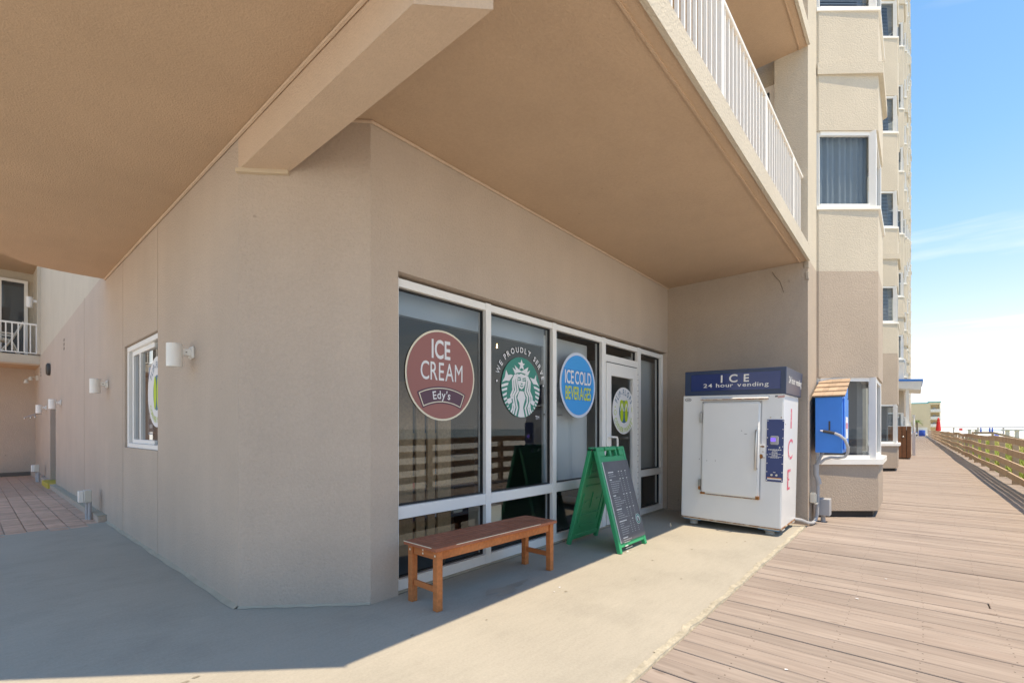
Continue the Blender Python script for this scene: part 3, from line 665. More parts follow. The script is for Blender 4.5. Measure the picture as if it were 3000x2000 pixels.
art(lp, [[(-.02, -.46), (.0, -.46), (.0, .40), (-.02, .40)], [(-.02, .40), (.22, .40), (.22, .42), (-.02, .42)], [(-.02, -.48), (.22, -.48), (.22, -.46), (-.02, -.46)]], 0, 'notice_border', 'ink_white', sw)
art(lp, [[(.06, y), (.20, y), (.20, y + .05), (.06, y + .05)] for y in (-.40, -.28, -.2, -.1, .0, .06, .14)], 0, 'notice_line', 'ink_white', sw)
art(lp, [[(.02, .24), (.22, .24), (.22, .38), (.02, .38)]], 0, 'notice_header', 'cyan', sw)
# service doorway in the side wall, yellow step, kerb and cement fillet along the base
dd = MB().box((XW + .10, dy0, 0.02), (XW + .15, dy1, dz1)).build('service_door', 'doorbrown', hotel, bev=.004)
MB().box((XW + .085, dy0 + .06, .9), (XW + .10, dy0 + .10, 1.05)).build('door_handle', 'steel', dd)
MB().box((XW - .14, dy0 - .05, -.1), (XW + .1, dy1 + .1, .11)).build('door_step', 'yellow', hotel, bev=.01)
MB().box((XW - .10, dy1 + .1, -.1), (XW + .01, 19.7, .12)).build('wall_kerb', 'taupe', hotel, bev=.008); MB().box((XW - .10, 8.95, -.1), (XW + .01, dy0 - .05, .09)).build('wall_kerb', 'taupe', hotel, bev=.008)
b = MB(); b.box((XW - .105, 8.95, .088), (XW + .005, dy0 - .05, .10)); b.build('kerb_top', 'seal', hotel)
fil = MB(); n = 60
for i in range(n):
    y0, y1 = 3.87 + (8.9 - 3.87) * i / n, 3.87 + (8.9 - 3.87) * (i + 1) / n
    ff = lambda q: .034 + .006 * math.sin(q * .7) + .004 * math.sin(q * .31)
    w0, w1 = ff(i), ff(i + 1)
    fil.add([(XW - w0, y0, .003), (XW - w1, y1, .003), (XW + .002, y1, .022), (XW + .002, y0, .022)], [(0, 1, 2, 3)])
n = 20
for i in range(n):
    t0, t1 = i / n, (i + 1) / n; L = lambda t: Vector((P1[0] + (P2[0] - P1[0]) * t, P1[1] + (P2[1] - P1[1]) * t, 0)); nn = Vector((-.707, -.707, 0))
    w0, w1 = .018 + .008 * math.sin(i * 1.9), .018 + .008 * math.sin((i + 1) * 1.9)
    fil.add([L(t0) + nn * w0 + Vector((0, 0, .003)), L(t1) + nn * w1 + Vector((0, 0, .003)), L(t1) + Vector((0, 0, .018)), L(t0) + Vector((0, 0, .018))], [(0, 1, 2, 3)])
fil.build('cement_fillet', 'seal', hotel)
# far end of the courtyard: recess, slab, balcony and glass door
far_ = MB(); far_.box((-6, 19.75, -.3), (1.5, 19.95, 3.15)); far_.build('courtyard_end_wall', 'taupe', hotel)
MB().box((-6, 19.70, 0), (XW - .1, 19.76, .10)).build('end_wall_foot_band', 'doorbrown', hotel)  # dark brown band along the foot of the end wall
MB().box((-6, 18.4, 3.10), (XW - .001, 21.5, 3.36)).build('courtyard_slab', 'soffit', hotel)
MB().box((-6, 18.38, 3.14), (XW - .001, 18.41, 3.37)).build('slab_fascia', 'cream', hotel)
MB().box((-6, 20.4, 3.36), (1.9, 20.6, 9)).build('balcony_back_wall', 'cream', hotel)
MB().box((XW, 18.3, 3.36), (XW + .3, 20.5, 9)).build('balcony_side_wall', 'cream', hotel)
MB().box((-6, 18.2, 6.05), (XW, 20.5, 6.3)).build('courtyard_slab', 'soffit', hotel)
MB().box((XW - .06, 18.25, 3.4), (XW - .001, 18.42, 9)).build('wall_edge_strip', 'cream', hotel)
f = MB()
for x0, x1, z0, z1 in ((-1.0, 1.22, 5.72, 5.80), (1.14, 1.22, 3.42, 5.72), (.60, .68, 3.42, 5.72)): f.box((x0, 20.33, z0), (x1, 20.4, z1))
gd = f.build('courtyard_glass_door', 'white', hotel)
MB().add([(-1, 20.36, 3.42), (1.14, 20.36, 3.42), (1.14, 20.36, 5.72), (-1, 20.36, 5.72)], [(0, 1, 2, 3)]).build('pane', 'bayglass', gd)
MB().box((-1, 20.385, 3.42), (1.14, 20.395, 5.72)).build('dark_room', 'interior', gd)
for (y, z, n_) in ((13.5, 3.0, 3), (18.15, 2.78, 3)):
    for i in range(n_): MB().box((XW - .004, y - .05, z + i * .09), (XW + .01, y + .05, z + i * .09 + .055)).build('brick_vent', 'doorbrown', hotel)
# shop interior shell
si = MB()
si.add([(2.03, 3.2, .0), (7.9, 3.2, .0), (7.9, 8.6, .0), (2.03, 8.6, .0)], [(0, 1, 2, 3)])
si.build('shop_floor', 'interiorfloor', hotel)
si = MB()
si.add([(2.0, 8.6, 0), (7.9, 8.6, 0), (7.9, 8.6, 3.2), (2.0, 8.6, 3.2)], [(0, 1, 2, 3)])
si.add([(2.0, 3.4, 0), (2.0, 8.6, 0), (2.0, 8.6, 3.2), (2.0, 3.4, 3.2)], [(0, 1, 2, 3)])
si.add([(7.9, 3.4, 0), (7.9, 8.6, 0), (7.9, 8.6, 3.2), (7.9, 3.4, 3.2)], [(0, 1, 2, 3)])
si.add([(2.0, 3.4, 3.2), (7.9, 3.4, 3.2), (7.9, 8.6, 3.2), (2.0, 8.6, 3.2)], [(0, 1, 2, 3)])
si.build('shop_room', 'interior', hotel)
MB().box((2.3, 3.46, 2.36), (4.62, 3.52, 3.0)).build('shop_bulkhead', 'bulkhead', hotel)

# ================================================================== storefront
YF = 3.24
shop = thing('shop_front', (4.99, YF, 0), 'white aluminium glazed shop front with round window stickers and a glass door', 'shop front')
zt0, zt1 = 2.53, 2.60
mx_ = [(2.295, 2.335), (3.375, 3.45), (4.51, 4.585), (5.66, 5.76), (6.735, 6.85), (7.62, 7.69)]
for x0, x1 in mx_: MB().box((x0, YF, .0), (x1, YF + .11, 2.605)).build('mullion', 'white', shop, bev=.003)
def rail_(x0, x1, z0, z1, nm='transom'): MB().box((x0 + .001, YF + .004, z0), (x1 - .001, YF + .10, z1)).build(nm, 'white', shop, bev=.003)
bays_ = [(2.335, 3.375), (3.45, 4.51), (4.585, 5.66), (6.85, 7.62)]
rail_(2.335, 3.375, zt0, zt1); rail_(3.45, 4.51, zt0, zt1); rail_(4.585, 5.66, zt0, zt1); rail_(5.76, 6.735, zt0, zt1); rail_(6.85, 7.62, zt0, zt1)
def glaze(x0, x1, z0, z1):
    p = MB().add([(x0 + .006, YF + .06, z0 + .006), (x1 - .006, YF + .06, z0 + .006), (x1 - .006, YF + .06, z1 - .006), (x0 + .006, YF + .06, z1 - .006)], [(0, 1, 2, 3)]).build('pane', 'glass', shop)
    g = MB()
    for a, c in (((x0, z0), (x1, z0 + .014)), ((x0, z1 - .014), (x1, z1)), ((x0, z0), (x0 + .012, z1)), ((x1 - .012, z0), (x1, z1))): g.box((a[0] + .0005, YF + .045, a[1] + .0005), (c[0] - .0005, YF + .075, c[1] - .0005))
    g.build('gasket', 'gasket', p)
for x0, x1 in bays_:
    rail_(x0, x1, .0, .10, 'bottom_rail'); rail_(x0, x1, .60, .705)
    glaze(x0, x1, .10, .60); glaze(x0, x1, .705, zt0)
MB().box((2.29, YF - .03, -.01), (7.70, YF + .12, .012)).build('threshold', 'seal', shop)
# door with transom light
rail_(5.76, 6.735, 2.285, 2.385)
glaze(5.76, 6.735, 2.385, zt0)
dx0, dx1 = 5.775, 6.70
dr = MB()
for x0, x1, z0, z1 in ((dx0, dx0 + .13, .02, 2.275), (dx1 - .13, dx1, .02, 2.275), (dx0 + .13, dx1 - .13, 2.10, 2.275), (dx0 + .13, dx1 - .13, .02, .27)): dr.box((x0, YF - .005, z0), (x1, YF + .05, z1))
door = dr.build('door', 'white', shop, bev=.003)
MB().add([(dx0 + .131, YF + .023, .271), (dx1 - .131, YF + .023, .271), (dx1 - .131, YF + .023, 2.099), (dx0 + .131, YF + .023, 2.099)], [(0, 1, 2, 3)]).build('pane', 'glass', door)
MB().tube([(dx0 + .04, YF - .005, 1.24), (dx0 + .05, YF - .055, 1.24), (dx0 + .16, YF - .075, 1.235), (dx0 + .175, YF - .075, 1.21), (dx0 + .175, YF - .075, .95), (dx0 + .16, YF - .075, .93), (dx0 + .05, YF - .055, .92), (dx0 + .04, YF - .005, .92)], .014, 8).build('handle', 'white', door, smooth=True)
MB().box((dx0 + .13, YF + .06, 1.20), (dx1 - .13, YF + .085, 1.235)).build('push_bar', 'steel', door)
MB().box((dx1 + .003, YF - .012, .05), (dx1 + .033, YF - .002, 2.28)).build('hinge', 'white', door)
rv = MB()
for i in range(26): rv.box((dx1 + .013, YF - .016, .10 + i * .083), (dx1 + .021, YF - .011, .112 + i * .083))
rv.build('hinge_screw', 'darkmetal', door)
MB().box((dx0 + .01, YF - .007, 2.278), (dx1, YF + .03, 2.284)).build('door_gap', 'gasket', door)
GY = YF + .055
# ---- sticker: ice cream
pl = Plane((2.847, GY, 1.838), (1, 0, 0), (0, 0, 1), (0, -1, 0)); r = .413
s1 = art(pl, [disc(0, 0, r)], .003, 'ice_cream_sticker', 'cream_ink', shop)
art(pl, [disc(0, 0, r * .958)], .005, 'sticker_ground', 'maroon', s1)
t = line_text('ICE', -.015, .155, .165, .222, .60, .02, gap=.08) + line_text('CREAM', 0, -.045, .165, .50, .60, .004, gap=.10)
art(pl, t, .007, 'lettering', 'ink_white', s1)
def band(rr0, rr1, a0, a1, cy, n=24): return ring(0, cy, rr0, rr1, a0, a1, n)
cy = -.80
art(pl, band(.545, .70, 65.5, 114.5, cy), .007, 'banner', 'plum', s1)
art(pl, band(.557, .565, 67, 113, cy) + band(.68, .688, 67, 113, cy) + band(.557, .688, 66.6, 67.4, cy, 1) + band(.557, .688, 112.6, 113.4, cy, 1), .009, 'banner_line', 'cream_ink', s1)
art(pl, arc_text("Edy's", 0, cy, .588, .072, 91, .95, .012, gap=.07), .011, 'lettering', 'ink_white', s1)
# ---- sticker: green emblem
SIREN_POLY=[[(0.0,0.94),(0.06,0.81),(0.18,0.8),(0.08,0.73),(0.13,0.6),(0.0,0.65),(-0.12,0.58),(-0.07,0.73),(-0.19,0.81),(-0.05,0.82)],[(-0.46,0.62),(-0.28,0.55),(-0.36,0.71),(-0.12,0.58),(0.0,0.54),(0.13,0.6),(0.36,0.71),(0.3,0.54),(0.46,0.61),(0.34,0.42),(0.17,0.47),(-0.04,0.5),(-0.23,0.47),(-0.34,0.43)],[(-0.18,0.41),(-0.02,0.46),(0.17,0.42),(0.21,0.3),(0.2,0.16),(0.12,0.01),(0.0,-0.07),(-0.11,-0.02),(-0.19,0.13),(-0.21,0.3)],[(-0.1,-0.12),(0.1,-0.12),(0.15,-0.2),(0.21,-0.34),(0.12,-0.54),(0.08,-0.67),(0.17,-0.98),(-0.07,-0.99),(-0.19,-0.97),(-0.1,-0.67),(-0.12,-0.51),(-0.22,-0.36),(-0.18,-0.25)],[(-0.73,-0.42),(-0.54,-0.36),(-0.48,-0.5),(-0.64,-0.58),(-0.72,-0.53)],[(0.52,-0.38),(0.72,-0.44),(0.66,-0.59),(0.48,-0.51)],[(-0.78,0.52),(-0.68,0.36),(-0.54,0.39),(-0.43,0.37),(-0.62,0.17),(-0.79,0.17),(-0.97,0.11),(-0.84,0.28)],[(0.79,0.5),(0.68,0.33),(0.44,0.37),(0.63,0.16),(0.82,0.15),(0.96,0.09),(0.79,0.31)],[(-1.0,0.03),(-0.84,0.08),(-0.66,0.12),(-0.69,0.03),(-0.84,-0.01),(-1.0,-0.05)],[(-0.99,-0.12),(-0.73,-0.04),(-0.73,-0.12),(-0.97,-0.18)],[(-0.95,-0.28),(-0.74,-0.19),(-0.76,-0.28),(-0.93,-0.34)],[(-0.9,-0.41),(-0.74,-0.35),(-0.74,-0.41),(-0.87,-0.47)],[(-0.84,-0.54),(-0.74,-0.47),(-0.71,-0.51),(-0.81,-0.58)],[(-0.74,-0.65),(-0.67,-0.6),(-0.64,-0.63),(-0.72,-0.68)],[(-0.67,-0.74),(-0.61,-0.69),(-0.59,-0.73),(-0.64,-0.76)],[(0.65,0.1),(0.79,0.07),(0.99,0.01),(0.98,-0.08),(0.82,-0.02),(0.68,0.01)],[(0.72,-0.07),(0.98,-0.13),(0.97,-0.22),(0.74,-0.15)],[(0.74,-0.22),(0.95,-0.29),(0.92,-0.36),(0.75,-0.3)],[(0.74,-0.37),(0.9,-0.43),(0.87,-0.49),(0.74,-0.44)],[(0.72,-0.49),(0.82,-0.56),(0.79,-0.61),(0.71,-0.55)],[(0.65,-0.61),(0.74,-0.67),(0.70,-0.70),(0.64,-0.65)],[(0.59,-0.72),(0.63,-0.75),(0.61,-0.78),(0.57,-0.77)]]
SIREN_STRAND=[[(-0.19,0.42),(-0.27,0.26),(-0.22,0.04),(-0.18,-0.13),(-0.32,-0.3),(-0.28,-0.49),(-0.22,-0.68),(-0.31,-0.92)],[(-0.28,0.41),(-0.36,0.25),(-0.34,0.03),(-0.3,-0.11),(-0.44,-0.29),(-0.41,-0.46),(-0.35,-0.66),(-0.43,-0.87)],[(-0.34,0.38),(-0.45,0.21),(-0.44,0.02),(-0.43,-0.11),(-0.54,-0.29),(-0.5,-0.38)],[(-0.44,-0.56),(-0.46,-0.72),(-0.53,-0.82)],[(0.2,0.42),(0.28,0.27),(0.24,0.07),(0.19,-0.13),(0.31,-0.3),(0.3,-0.48),(0.2,-0.68),(0.28,-0.93)],[(0.25,0.41),(0.38,0.24),(0.35,0.04),(0.31,-0.1),(0.44,-0.29),(0.45,-0.45),(0.34,-0.67),(0.42,-0.88)],[(0.31,0.38),(0.45,0.21),(0.44,0.03),(0.42,-0.1),(0.55,-0.29),(0.56,-0.41)],[(0.44,-0.56),(0.45,-0.71),(0.52,-0.82)]]
SIREN_LINE=[[(-0.19,0.31),(-0.08,0.32),(-0.05,0.24)],[(-0.18,0.23),(-0.06,0.24)],[(0.05,0.29),(0.2,0.32)],[(0.05,0.23),(0.2,0.24)],[(-0.04,0.12),(0.04,0.12)],[(-0.07,0.05),(0.0,0.03),(0.07,0.05)]]
def emblem(pl, r, parent, n0=.003):
    k = lambda q: [(x * r, y * r) for x, y in q]
    s = art(pl, [disc(0, 0, r)], n0, 'emblem_sticker', 'sbgreen', parent)
    art(pl, [k(q) for q in SIREN_POLY] + [z for q in SIREN_STRAND for z in stroke(k(q), .075 * r)], n0 + .002, 'emblem_figure', 'ink_white', s)
    art(pl, [z for q in SIREN_LINE for z in stroke(k(q), .035 * r)], n0 + .004, 'emblem_line', 'sbgreen', s)
    return s
pl = Plane((3.989, GY, 1.806), (1, 0, 0), (0, 0, 1), (0, -1, 0)); s2 = emblem(pl, .331, shop)
tx = arc_text('WE PROUDLY SERVE', 0, 0, .383, .058, 90, .95, .022, gap=.11, space=.42, span=148) + [disc(-.40, .045, .012, n=12), disc(.40, .045, .012, n=12)] + line_text('TM', .285, -.345, .04, .07, 1, .012)
art(pl, tx, .003, 'lettering', 'ink_white', s2)
# ---- sticker: cold drinks
pl = Plane((5.14, GY, 1.91), (1, 0, 0), (0, 0, 1), (0, -1, 0)); r = .418
s3 = art(pl, [disc(0, 0, r)], .003, 'drinks_sticker', 'ring', shop)
art(pl, [disc(0, 0, r * .915)], .005, 'sticker_ground', 'cyan', s3)
art(pl, [[(-.335, -.20), (.335, -.20), (.335, .20), (-.335, .20)]], .006, 'sticker_band', 'cyan2', s3)
art(pl, line_text('ICE COLD', 0, .015, .165, .62, .5, .014, gap=.07, space=.12), .008, 'lettering', 'ink_white', s3)
art(pl, line_text('BEVERAGES', 0, -.185, .165, .60, .5, .014, gap=.06), .008, 'lettering', 'lime', s3)
# ---- sticker: shop emblem on the door
pl = Plane((6.315, YF + .02, 1.617), (1, 0, 0), (0, 0, 1), (0, -1, 0)); r = .343
s4 = art(pl, [disc(0, 0, r)], .003, 'shop_emblem_sticker', 'ink_white', shop)
art(pl, arc_text('FLIP-FLOPS', 0, 0, .23, .082, 90, .66, .02, gap=.14, span=128), .005, 'lettering', 'ffblue', s4)
art(pl, arc_text('CORNER MARKET', 0, 0, .318, .07, 270, .66, .014, gap=.14, below=True, span=135), .005, 'lettering', 'fflime', s4)
art(pl, [disc(0, -.015, .145, .165)], .005, 'emblem_ground', 'ffblue', s4)
def sole(cx, m): return [(cx + m * u, v) for u, v in ((-.045, -.13), (-.01, -.165), (.03, -.15), (.045, -.10), (.05, 0), (.062, .09), (.05, .14), (.0, .16), (-.045, .145), (-.055, .09), (-.045, 0))]
art(pl, [sole(-.068, 1), sole(.068, -1)], .007, 'emblem_sole', 'fflime', s4)
art(pl, stroke([(-.115, .0), (-.068, .10), (-.02, .0)], .022) + stroke([(.02, .0), (.068, .10), (.115, .0)], .022), .009, 'emblem_strap', 'ink_white', s4)
art(pl, ring(-.262, -.03, .03, .038, n=16) + [disc(-.265, .05, .012, n=10)] + [[(.245, -.01), (.285, -.01), (.285, .06), (.245, .06)], [(.258, -.08), (.270, -.08), (.270, -.01), (.258, -.01)]], .005, 'emblem_icon', 'fflime', s4)

# ================================================================== things inside the shop, seen through the glass
cr = thing('slatted_display', (3.18, 3.58, 0), 'pale wooden slatted display rack behind the ice cream window', 'display rack')
xs = [(2.36, 2.52), (2.53, 2.69), (2.73, 2.83), (2.865, 2.955), (2.99, 3.16)]
for x0, x1 in xs: MB().box((x0, 3.52, .30), (x1, 3.545, 1.78)).build('slat', 'slat', cr, bev=.002)
for z in (.42, .85, 1.25, 1.6): MB().box((2.36, 3.55, z), (3.16, 3.59, z + .06)).build('cross_bar', 'slat', cr)
for x in (2.38, 3.10): MB().box((x, 3.59, 0), (x + .05, 3.64, 1.7)).build('leg', 'slat', cr)
pt = thing('grey_partition', (5.05, 3.48, 0), 'pale grey board leaning behind the third shop window', 'panel')
MB().box((4.62, 3.46, .62), (5.62, 3.49, 2.50)).build('board', 'greyboard', pt); MB().box((4.62, 3.44, 1.52), (5.0, 3.46, 1.54)).build('rod', 'steel', pt); MB().box((4.75, 3.47, 0), (4.80, 3.49, .62)).build('leg', 'darkmetal', pt); MB().box((5.42, 3.47, 0), (5.47, 3.49, .62)).build('leg', 'darkmetal', pt)
fr_ = thing('drinks_fridge', (7.3, 3.9, 0), 'tall grey drinks fridge side behind the rightmost shop window', 'fridge')
MB().box((6.88, 3.46, .65), (7.85, 4.3, 2.5)).build('cabinet', 'greyboard', fr_, bev=.01); MB().box((7.0, 3.66, 0), (7.8, 4.36, .65)).build('plinth', 'interior', fr_)
sh = thing('stock_shelf', (3.4, 4.6, 0), 'dark shelf with packaged goods low behind the second shop window', 'shelf')
for z in (.25, .62, 1.0): MB().box((2.9, 4.4, z), (4.4, 4.8, z + .03)).build('shelf_board', 'interior', sh)
for x in (2.9, 4.36): MB().box((x, 4.4, 0), (x + .04, 4.8, 1.4)).build('upright', 'darkmetal', sh)
pk = [('umbblue', .18, .22), ('ink_white', .13, .18), ('red', .15, .12), ('greyboard', .2, .16), ('padblue', .14, .2), ('cream_ink', .16, .14)]
x = 2.98
for i, (c, w, h) in enumerate(pk):
    z = (.65, .28)[i % 2]
    bx = MB().box((x, 4.44, z), (x + w, 4.6, z + h)).build('grocery_pack', c, None, bev=.006)
    tag(bx, ['blue grocery pack on the upper shelf board inside the shop', 'white carton on the lower shelf board inside the shop', 'red pack on the upper shelf board inside the shop', 'grey carton on the lower shelf board inside the shop', 'light blue pack on the upper shelf board inside the shop', 'cream carton on the lower shelf board inside the shop'][i], 'package', 'packages on the stock shelf')
    x += w + .05
wc = MB(); wc.box((3.62, 3.55, .28), (3.95, 3.75, .5)); wcx = wc.build('snack_box', 'cream_ink', None, bev=.004); tag(wcx, 'yellow and white snack box low behind the second window', 'package')
ls = MB().lathe([(.16, 0), (.16, .015)], (3.78, 3.65, .265), 16); ls.lathe([(.02, -.25), (.02, 0)], (3.78, 3.65, .262), 8); lst = ls.build('low_stool', 'darkmetal', None); tag(lst, 'dark low stool holding the snack box behind the window', 'stool')
wcx.location.z = .0
bl = thing('pendant_bulb', (4.45, 4.08, 2.4), 'small warm glowing pendant bulb behind the green emblem window', 'lamp')
MB().lathe([(.003, -.010), (.008, -.006), (.009, 0), (.006, .008), (.004, .04)], (4.45, 4.08, 2.4), 12).build('bulb', emit('warm_bulb', (1, .62, .25), 9), bl, smooth=True)
MB().tube([(4.45, 4.08, 2.44), (4.45, 4.08, 3.2)], .004, 6).build('cord', 'darkmetal', bl)

# ================================================================== bench
ang = R(-1.5)
bn = thing('wooden_bench', (2.97, 2.83, 0), 'low reddish brown slatted wooden bench under the ice cream window', 'bench'); 
bl_, bw, bh = 1.47, .40, .475
def lb(a, c, nm, m='bench', bev=.004):
    return MB().box(a, c).build(nm, m, bn, bev=bev, world=False)
for sx_ in (-1, 1):
    for sy in (-1, 1):
        x, y = sx_ * (bl_ / 2 - .055), sy * (bw / 2 - .045)
        lb((x - .027, y - .027, 0), (x + .027, y + .027, bh - .028), 'leg')
    lb((sx_ * (bl_ / 2 - .055) - .011, -bw / 2 + .073, .13), (sx_ * (bl_ / 2 - .055) + .011, bw / 2 - .073, .175), 'stretcher')
    lb((sx_ * (bl_ / 2 - .055) - .012, -bw / 2 + .073, bh - .10), (sx_ * (bl_ / 2 - .055) + .012, bw / 2 - .073, bh - .028), 'apron')
    lb((sx_ * (bl_ / 2) - (.075 if sx_ > 0 else 0), -bw / 2 + .062, bh - .027), (sx_ * (bl_ / 2) + (.075 if sx_ < 0 else 0), bw / 2 - .062, bh), 'end_slat', 'benchtop', .003)
for sy in (-1, 1):
    y = sy * (bw / 2 - .045)
    lb((-bl_ / 2 + .083, y - .012, bh - .10), (bl_ / 2 - .083, y + .012, bh - .028), 'apron')
    e0, e1 = (bw / 2 - .06, bw / 2) if sy > 0 else (-bw / 2, -bw / 2 + .06)
    lb((-bl_ / 2, e0, bh - .027), (bl_ / 2, e1, bh), 'edge_slat', 'benchtop', .003)
ns = 5; wd = (bw - .124) / ns
for i in range(ns):
    y = -bw / 2 + .062 + i * wd
    lb((-bl_ / 2 + .077, y + .003, bh - .025), (bl_ / 2 - .077, y + wd - .003, bh - .001), 'slat', 'benchtop', .002)
lb((-bl_ / 2 - .0015, -bw / 2 + .05, bh - .004), (-bl_ / 2 + .0012, bw / 2 - .002, bh + .0008), 'worn_edge', 'cream_ink', 0)
lb((-bl_ / 2 + .2, -bw / 2 - .001, bh - .004), (bl_ / 2 - .25, -bw / 2 + .002, bh + .0008), 'worn_edge', 'cream_ink', 0)
for y, z in ((bw / 2 - .045, bh - .065), (-bw / 2 + .045, bh - .065), (.01, bh - .05), (.01, bh - .075)):
    lb((-bl_ / 2 + (.0275 if abs(y) > .1 else .0425), y - .007, z - .007), (-bl_ / 2 + .055, y + .007, z + .007), 'bolt_plug', 'cream_ink', 0)
bn.rotation_euler.z = ang

# ================================================================== A-frame sign
AX0, AX1 = 4.585, 5.235; AF, AB, AM, AH = 2.42, 3.085, 2.755, 1.13
af = thing('a_frame_sign', ((AX0 + AX1) / 2, AM, 0), 'green plastic folding pavement sign with a dark menu board', 'pavement sign')
def lean(name, yb, sgn, m='green'):
    """one leaning leaf: outer frame, ribs and feet; local t runs from the foot to the hinge"""
    A = Vector((0, yb, 0)); B = Vector((0, AM + sgn * -.03, AH)); d = (B - A); L_ = d.length; d.normalize(); nrm = Vector((0, -sgn * 0 - d.z, d.y)) if True else None
    nrm = Vector((1, 0, 0)).cross(d)          # points to -Y/up for the front leaf
    P = lambda x, t, o: Vector((x, 0, 0)) + A + d * t + nrm * o
    return P, L_
def leaf_box(b_, P, x0, x1, t0, t1, o0, o1):
    c = [P(x, t, o) for t in (t0, t1) for x, o in ((x0, o0), (x1, o0), (x1, o1), (x0, o1))]
    b_.add(c, [(0, 1, 2, 3), (7, 6, 5, 4), (0, 4, 5, 1), (1, 5, 6, 2), (2, 6, 7, 3), (3, 7, 4, 0)])
for sgn, yb, nm in ((1, AF, 'front_leaf'), (-1, AB, 'back_leaf')):
    P, L_ = lean(nm, yb, sgn)
    o = -1 if sgn > 0 else 1       # outward side
    fr = MB()
    leaf_box(fr, P, AX0, AX0 + .045, 0, L_, -.025, .025); leaf_box(fr, P, AX1 - .045, AX1, 0, L_, -.025, .025)
    leaf_box(fr, P, AX0 + .044, AX1 - .044, .055, .11, -.02, .02)
    leaf_box(fr, P, AX0 + .044, AX1 - .044, L_ - .17, L_ - .10, -.022, .022)
    lf = fr.build(nm, 'green', af, bev=.006)
    pn = MB(); leaf_box(pn, P, AX0 + .04, AX1 - .04, .10, L_ - .12, -.004, .004); pn.build('panel', 'green', lf)
    hd = MB()      # handle bars along the top with finger holes between
    for x0, x1 in ((AX0 + .045, AX0 + .17), (AX0 + .285, AX0 + .325), (AX0 + .43, AX0 + .455), (AX1 - .13, AX1 - .045)): leaf_box(hd, P, x0, x1, L_ - .101, L_ - .03, -.02, .02)
    for x0, x1 in ((AX0 + .0, AX0 + .17), (AX0 + .20, AX0 + .455), (AX1 - .15, AX1)): leaf_box(hd, P, x0, x1, L_ - .031, L_ + .008, -.024, .024)
    hd.build('handle', 'green', lf, bev=.006)
    rb = MB()
    ins = 1 if sgn > 0 else -1
    for x0, x1, t0, t1 in ((AX0 + .10, AX0 + .125, .25, .62), (AX1 - .125, AX1 - .10, .25, .62), (AX0 + .12, AX1 - .12, .70, .72), (AX0 + .12, AX1 - .12, .80, .815), (AX0 + .16, AX1 - .16, .20, .22), (AX0 + .12, AX1 - .12, .34, .36), (AX0 + .3, AX0 + .32, .42, .62), (AX0 + .15, AX0 + .28, .86, .89), (AX0 + .12, AX0 + .14, .84, 1.0), (AX0 + .42, AX0 + .52, .52, .54), (AX0 + .17, AX0 + .27, .50, .52)):
        leaf_box(rb, P, x0, x1, t0, t1, -.014 if ins > 0 else -.002, .002 if ins > 0 else .014)
    rb.build('rib', 'green', lf, bev=.003)
    if sgn > 0:
        pb = MB(); leaf_box(pb, P, AX0 + .05, AX1 - .012, .105, L_ - .165, .027, .034); mb_ = pb.build('menu_board', 'chalk', lf)
        pe = MB(); leaf_box(pe, P, AX0 + .043, AX0 + .050, .105, L_ - .165, .0255, .033); pe.build('menu_edge', 'ink_white', mb_)
        O = P(AX0 + .05, .105, .0342); q = Plane(O, (1, 0, 0), (P(0, 1, 0) - P(0, 0, 0)), (P(0, 0, 1) - P(0, 0, 0)))
        Hh = L_ - .27; lines = []; heads = []; rnd = random.Random(3)
        y = Hh - .13
        for hw, rows in ((.12, 2), (.05, 6), (.06, 5), (.12, 4), (.17, 6), (.11, 2), (.07, 1), (.04, 2)):
            heads.append([(.06, y), (.06 + hw, y), (.06 + hw, y + .010), (.06, y + .010)])
            for c in (.29, .36, .45):
                if hw != .17 or c > .3:
                    if hw in (.12, .05, .06, .17): heads.append([(c, y), (c + .028, y), (c + .028, y + .009), (c, y + .009)])
            for i in range(rows):
                y -= .0235
                ww = rnd.uniform(.08, .2) if hw != .04 else .3
                x_ = .063
                while x_ < .06 + ww: lw = rnd.uniform(.015, .05); lines.append([(x_, y), (x_ + lw, y), (x_ + lw, y + .0065), (x_, y + .0065)]); x_ += lw + .006
                if hw in (.12, .05, .06, .17):
                    for c in (.293, .363, .453): lines.append([(c, y), (c + .02, y), (c + .02, y + .006), (c, y + .006)])
            y -= .038
        art(q, lines, .0005, 'menu_line', 'chalktext', mb_); art(q, heads, .0005, 'menu_heading', 'letter', mb_)
        eq = Plane(q.p(.50, .20, 0), q.U, q.V, q.N)
        r_ = .058
        e0 = art(eq, [disc(0, 0, r_, n=32)], .001, 'menu_emblem', 'ink_white', mb_); art(eq, ring(0, 0, r_ * .62, r_ * .92, n=32), .002, 'emblem_ring', 'sbgreen', mb_)
        art(eq, [[(x * r_ * .55, y_ * r_ * .55) for x, y_ in s_] for s_ in SIREN_POLY[:4]] + [z for s_ in SIREN_STRAND for z in stroke([(x * r_ * .55, y_ * r_ * .55) for x, y_ in s_], .006)], .002, 'emblem_figure', 'chalk', mb_)
MB().tube([(AX0 - .004, AM, AH - .015), (AX1 + .004, AM, AH - .015)], .012, 8).build('hinge_pin', 'darkmetal', af)

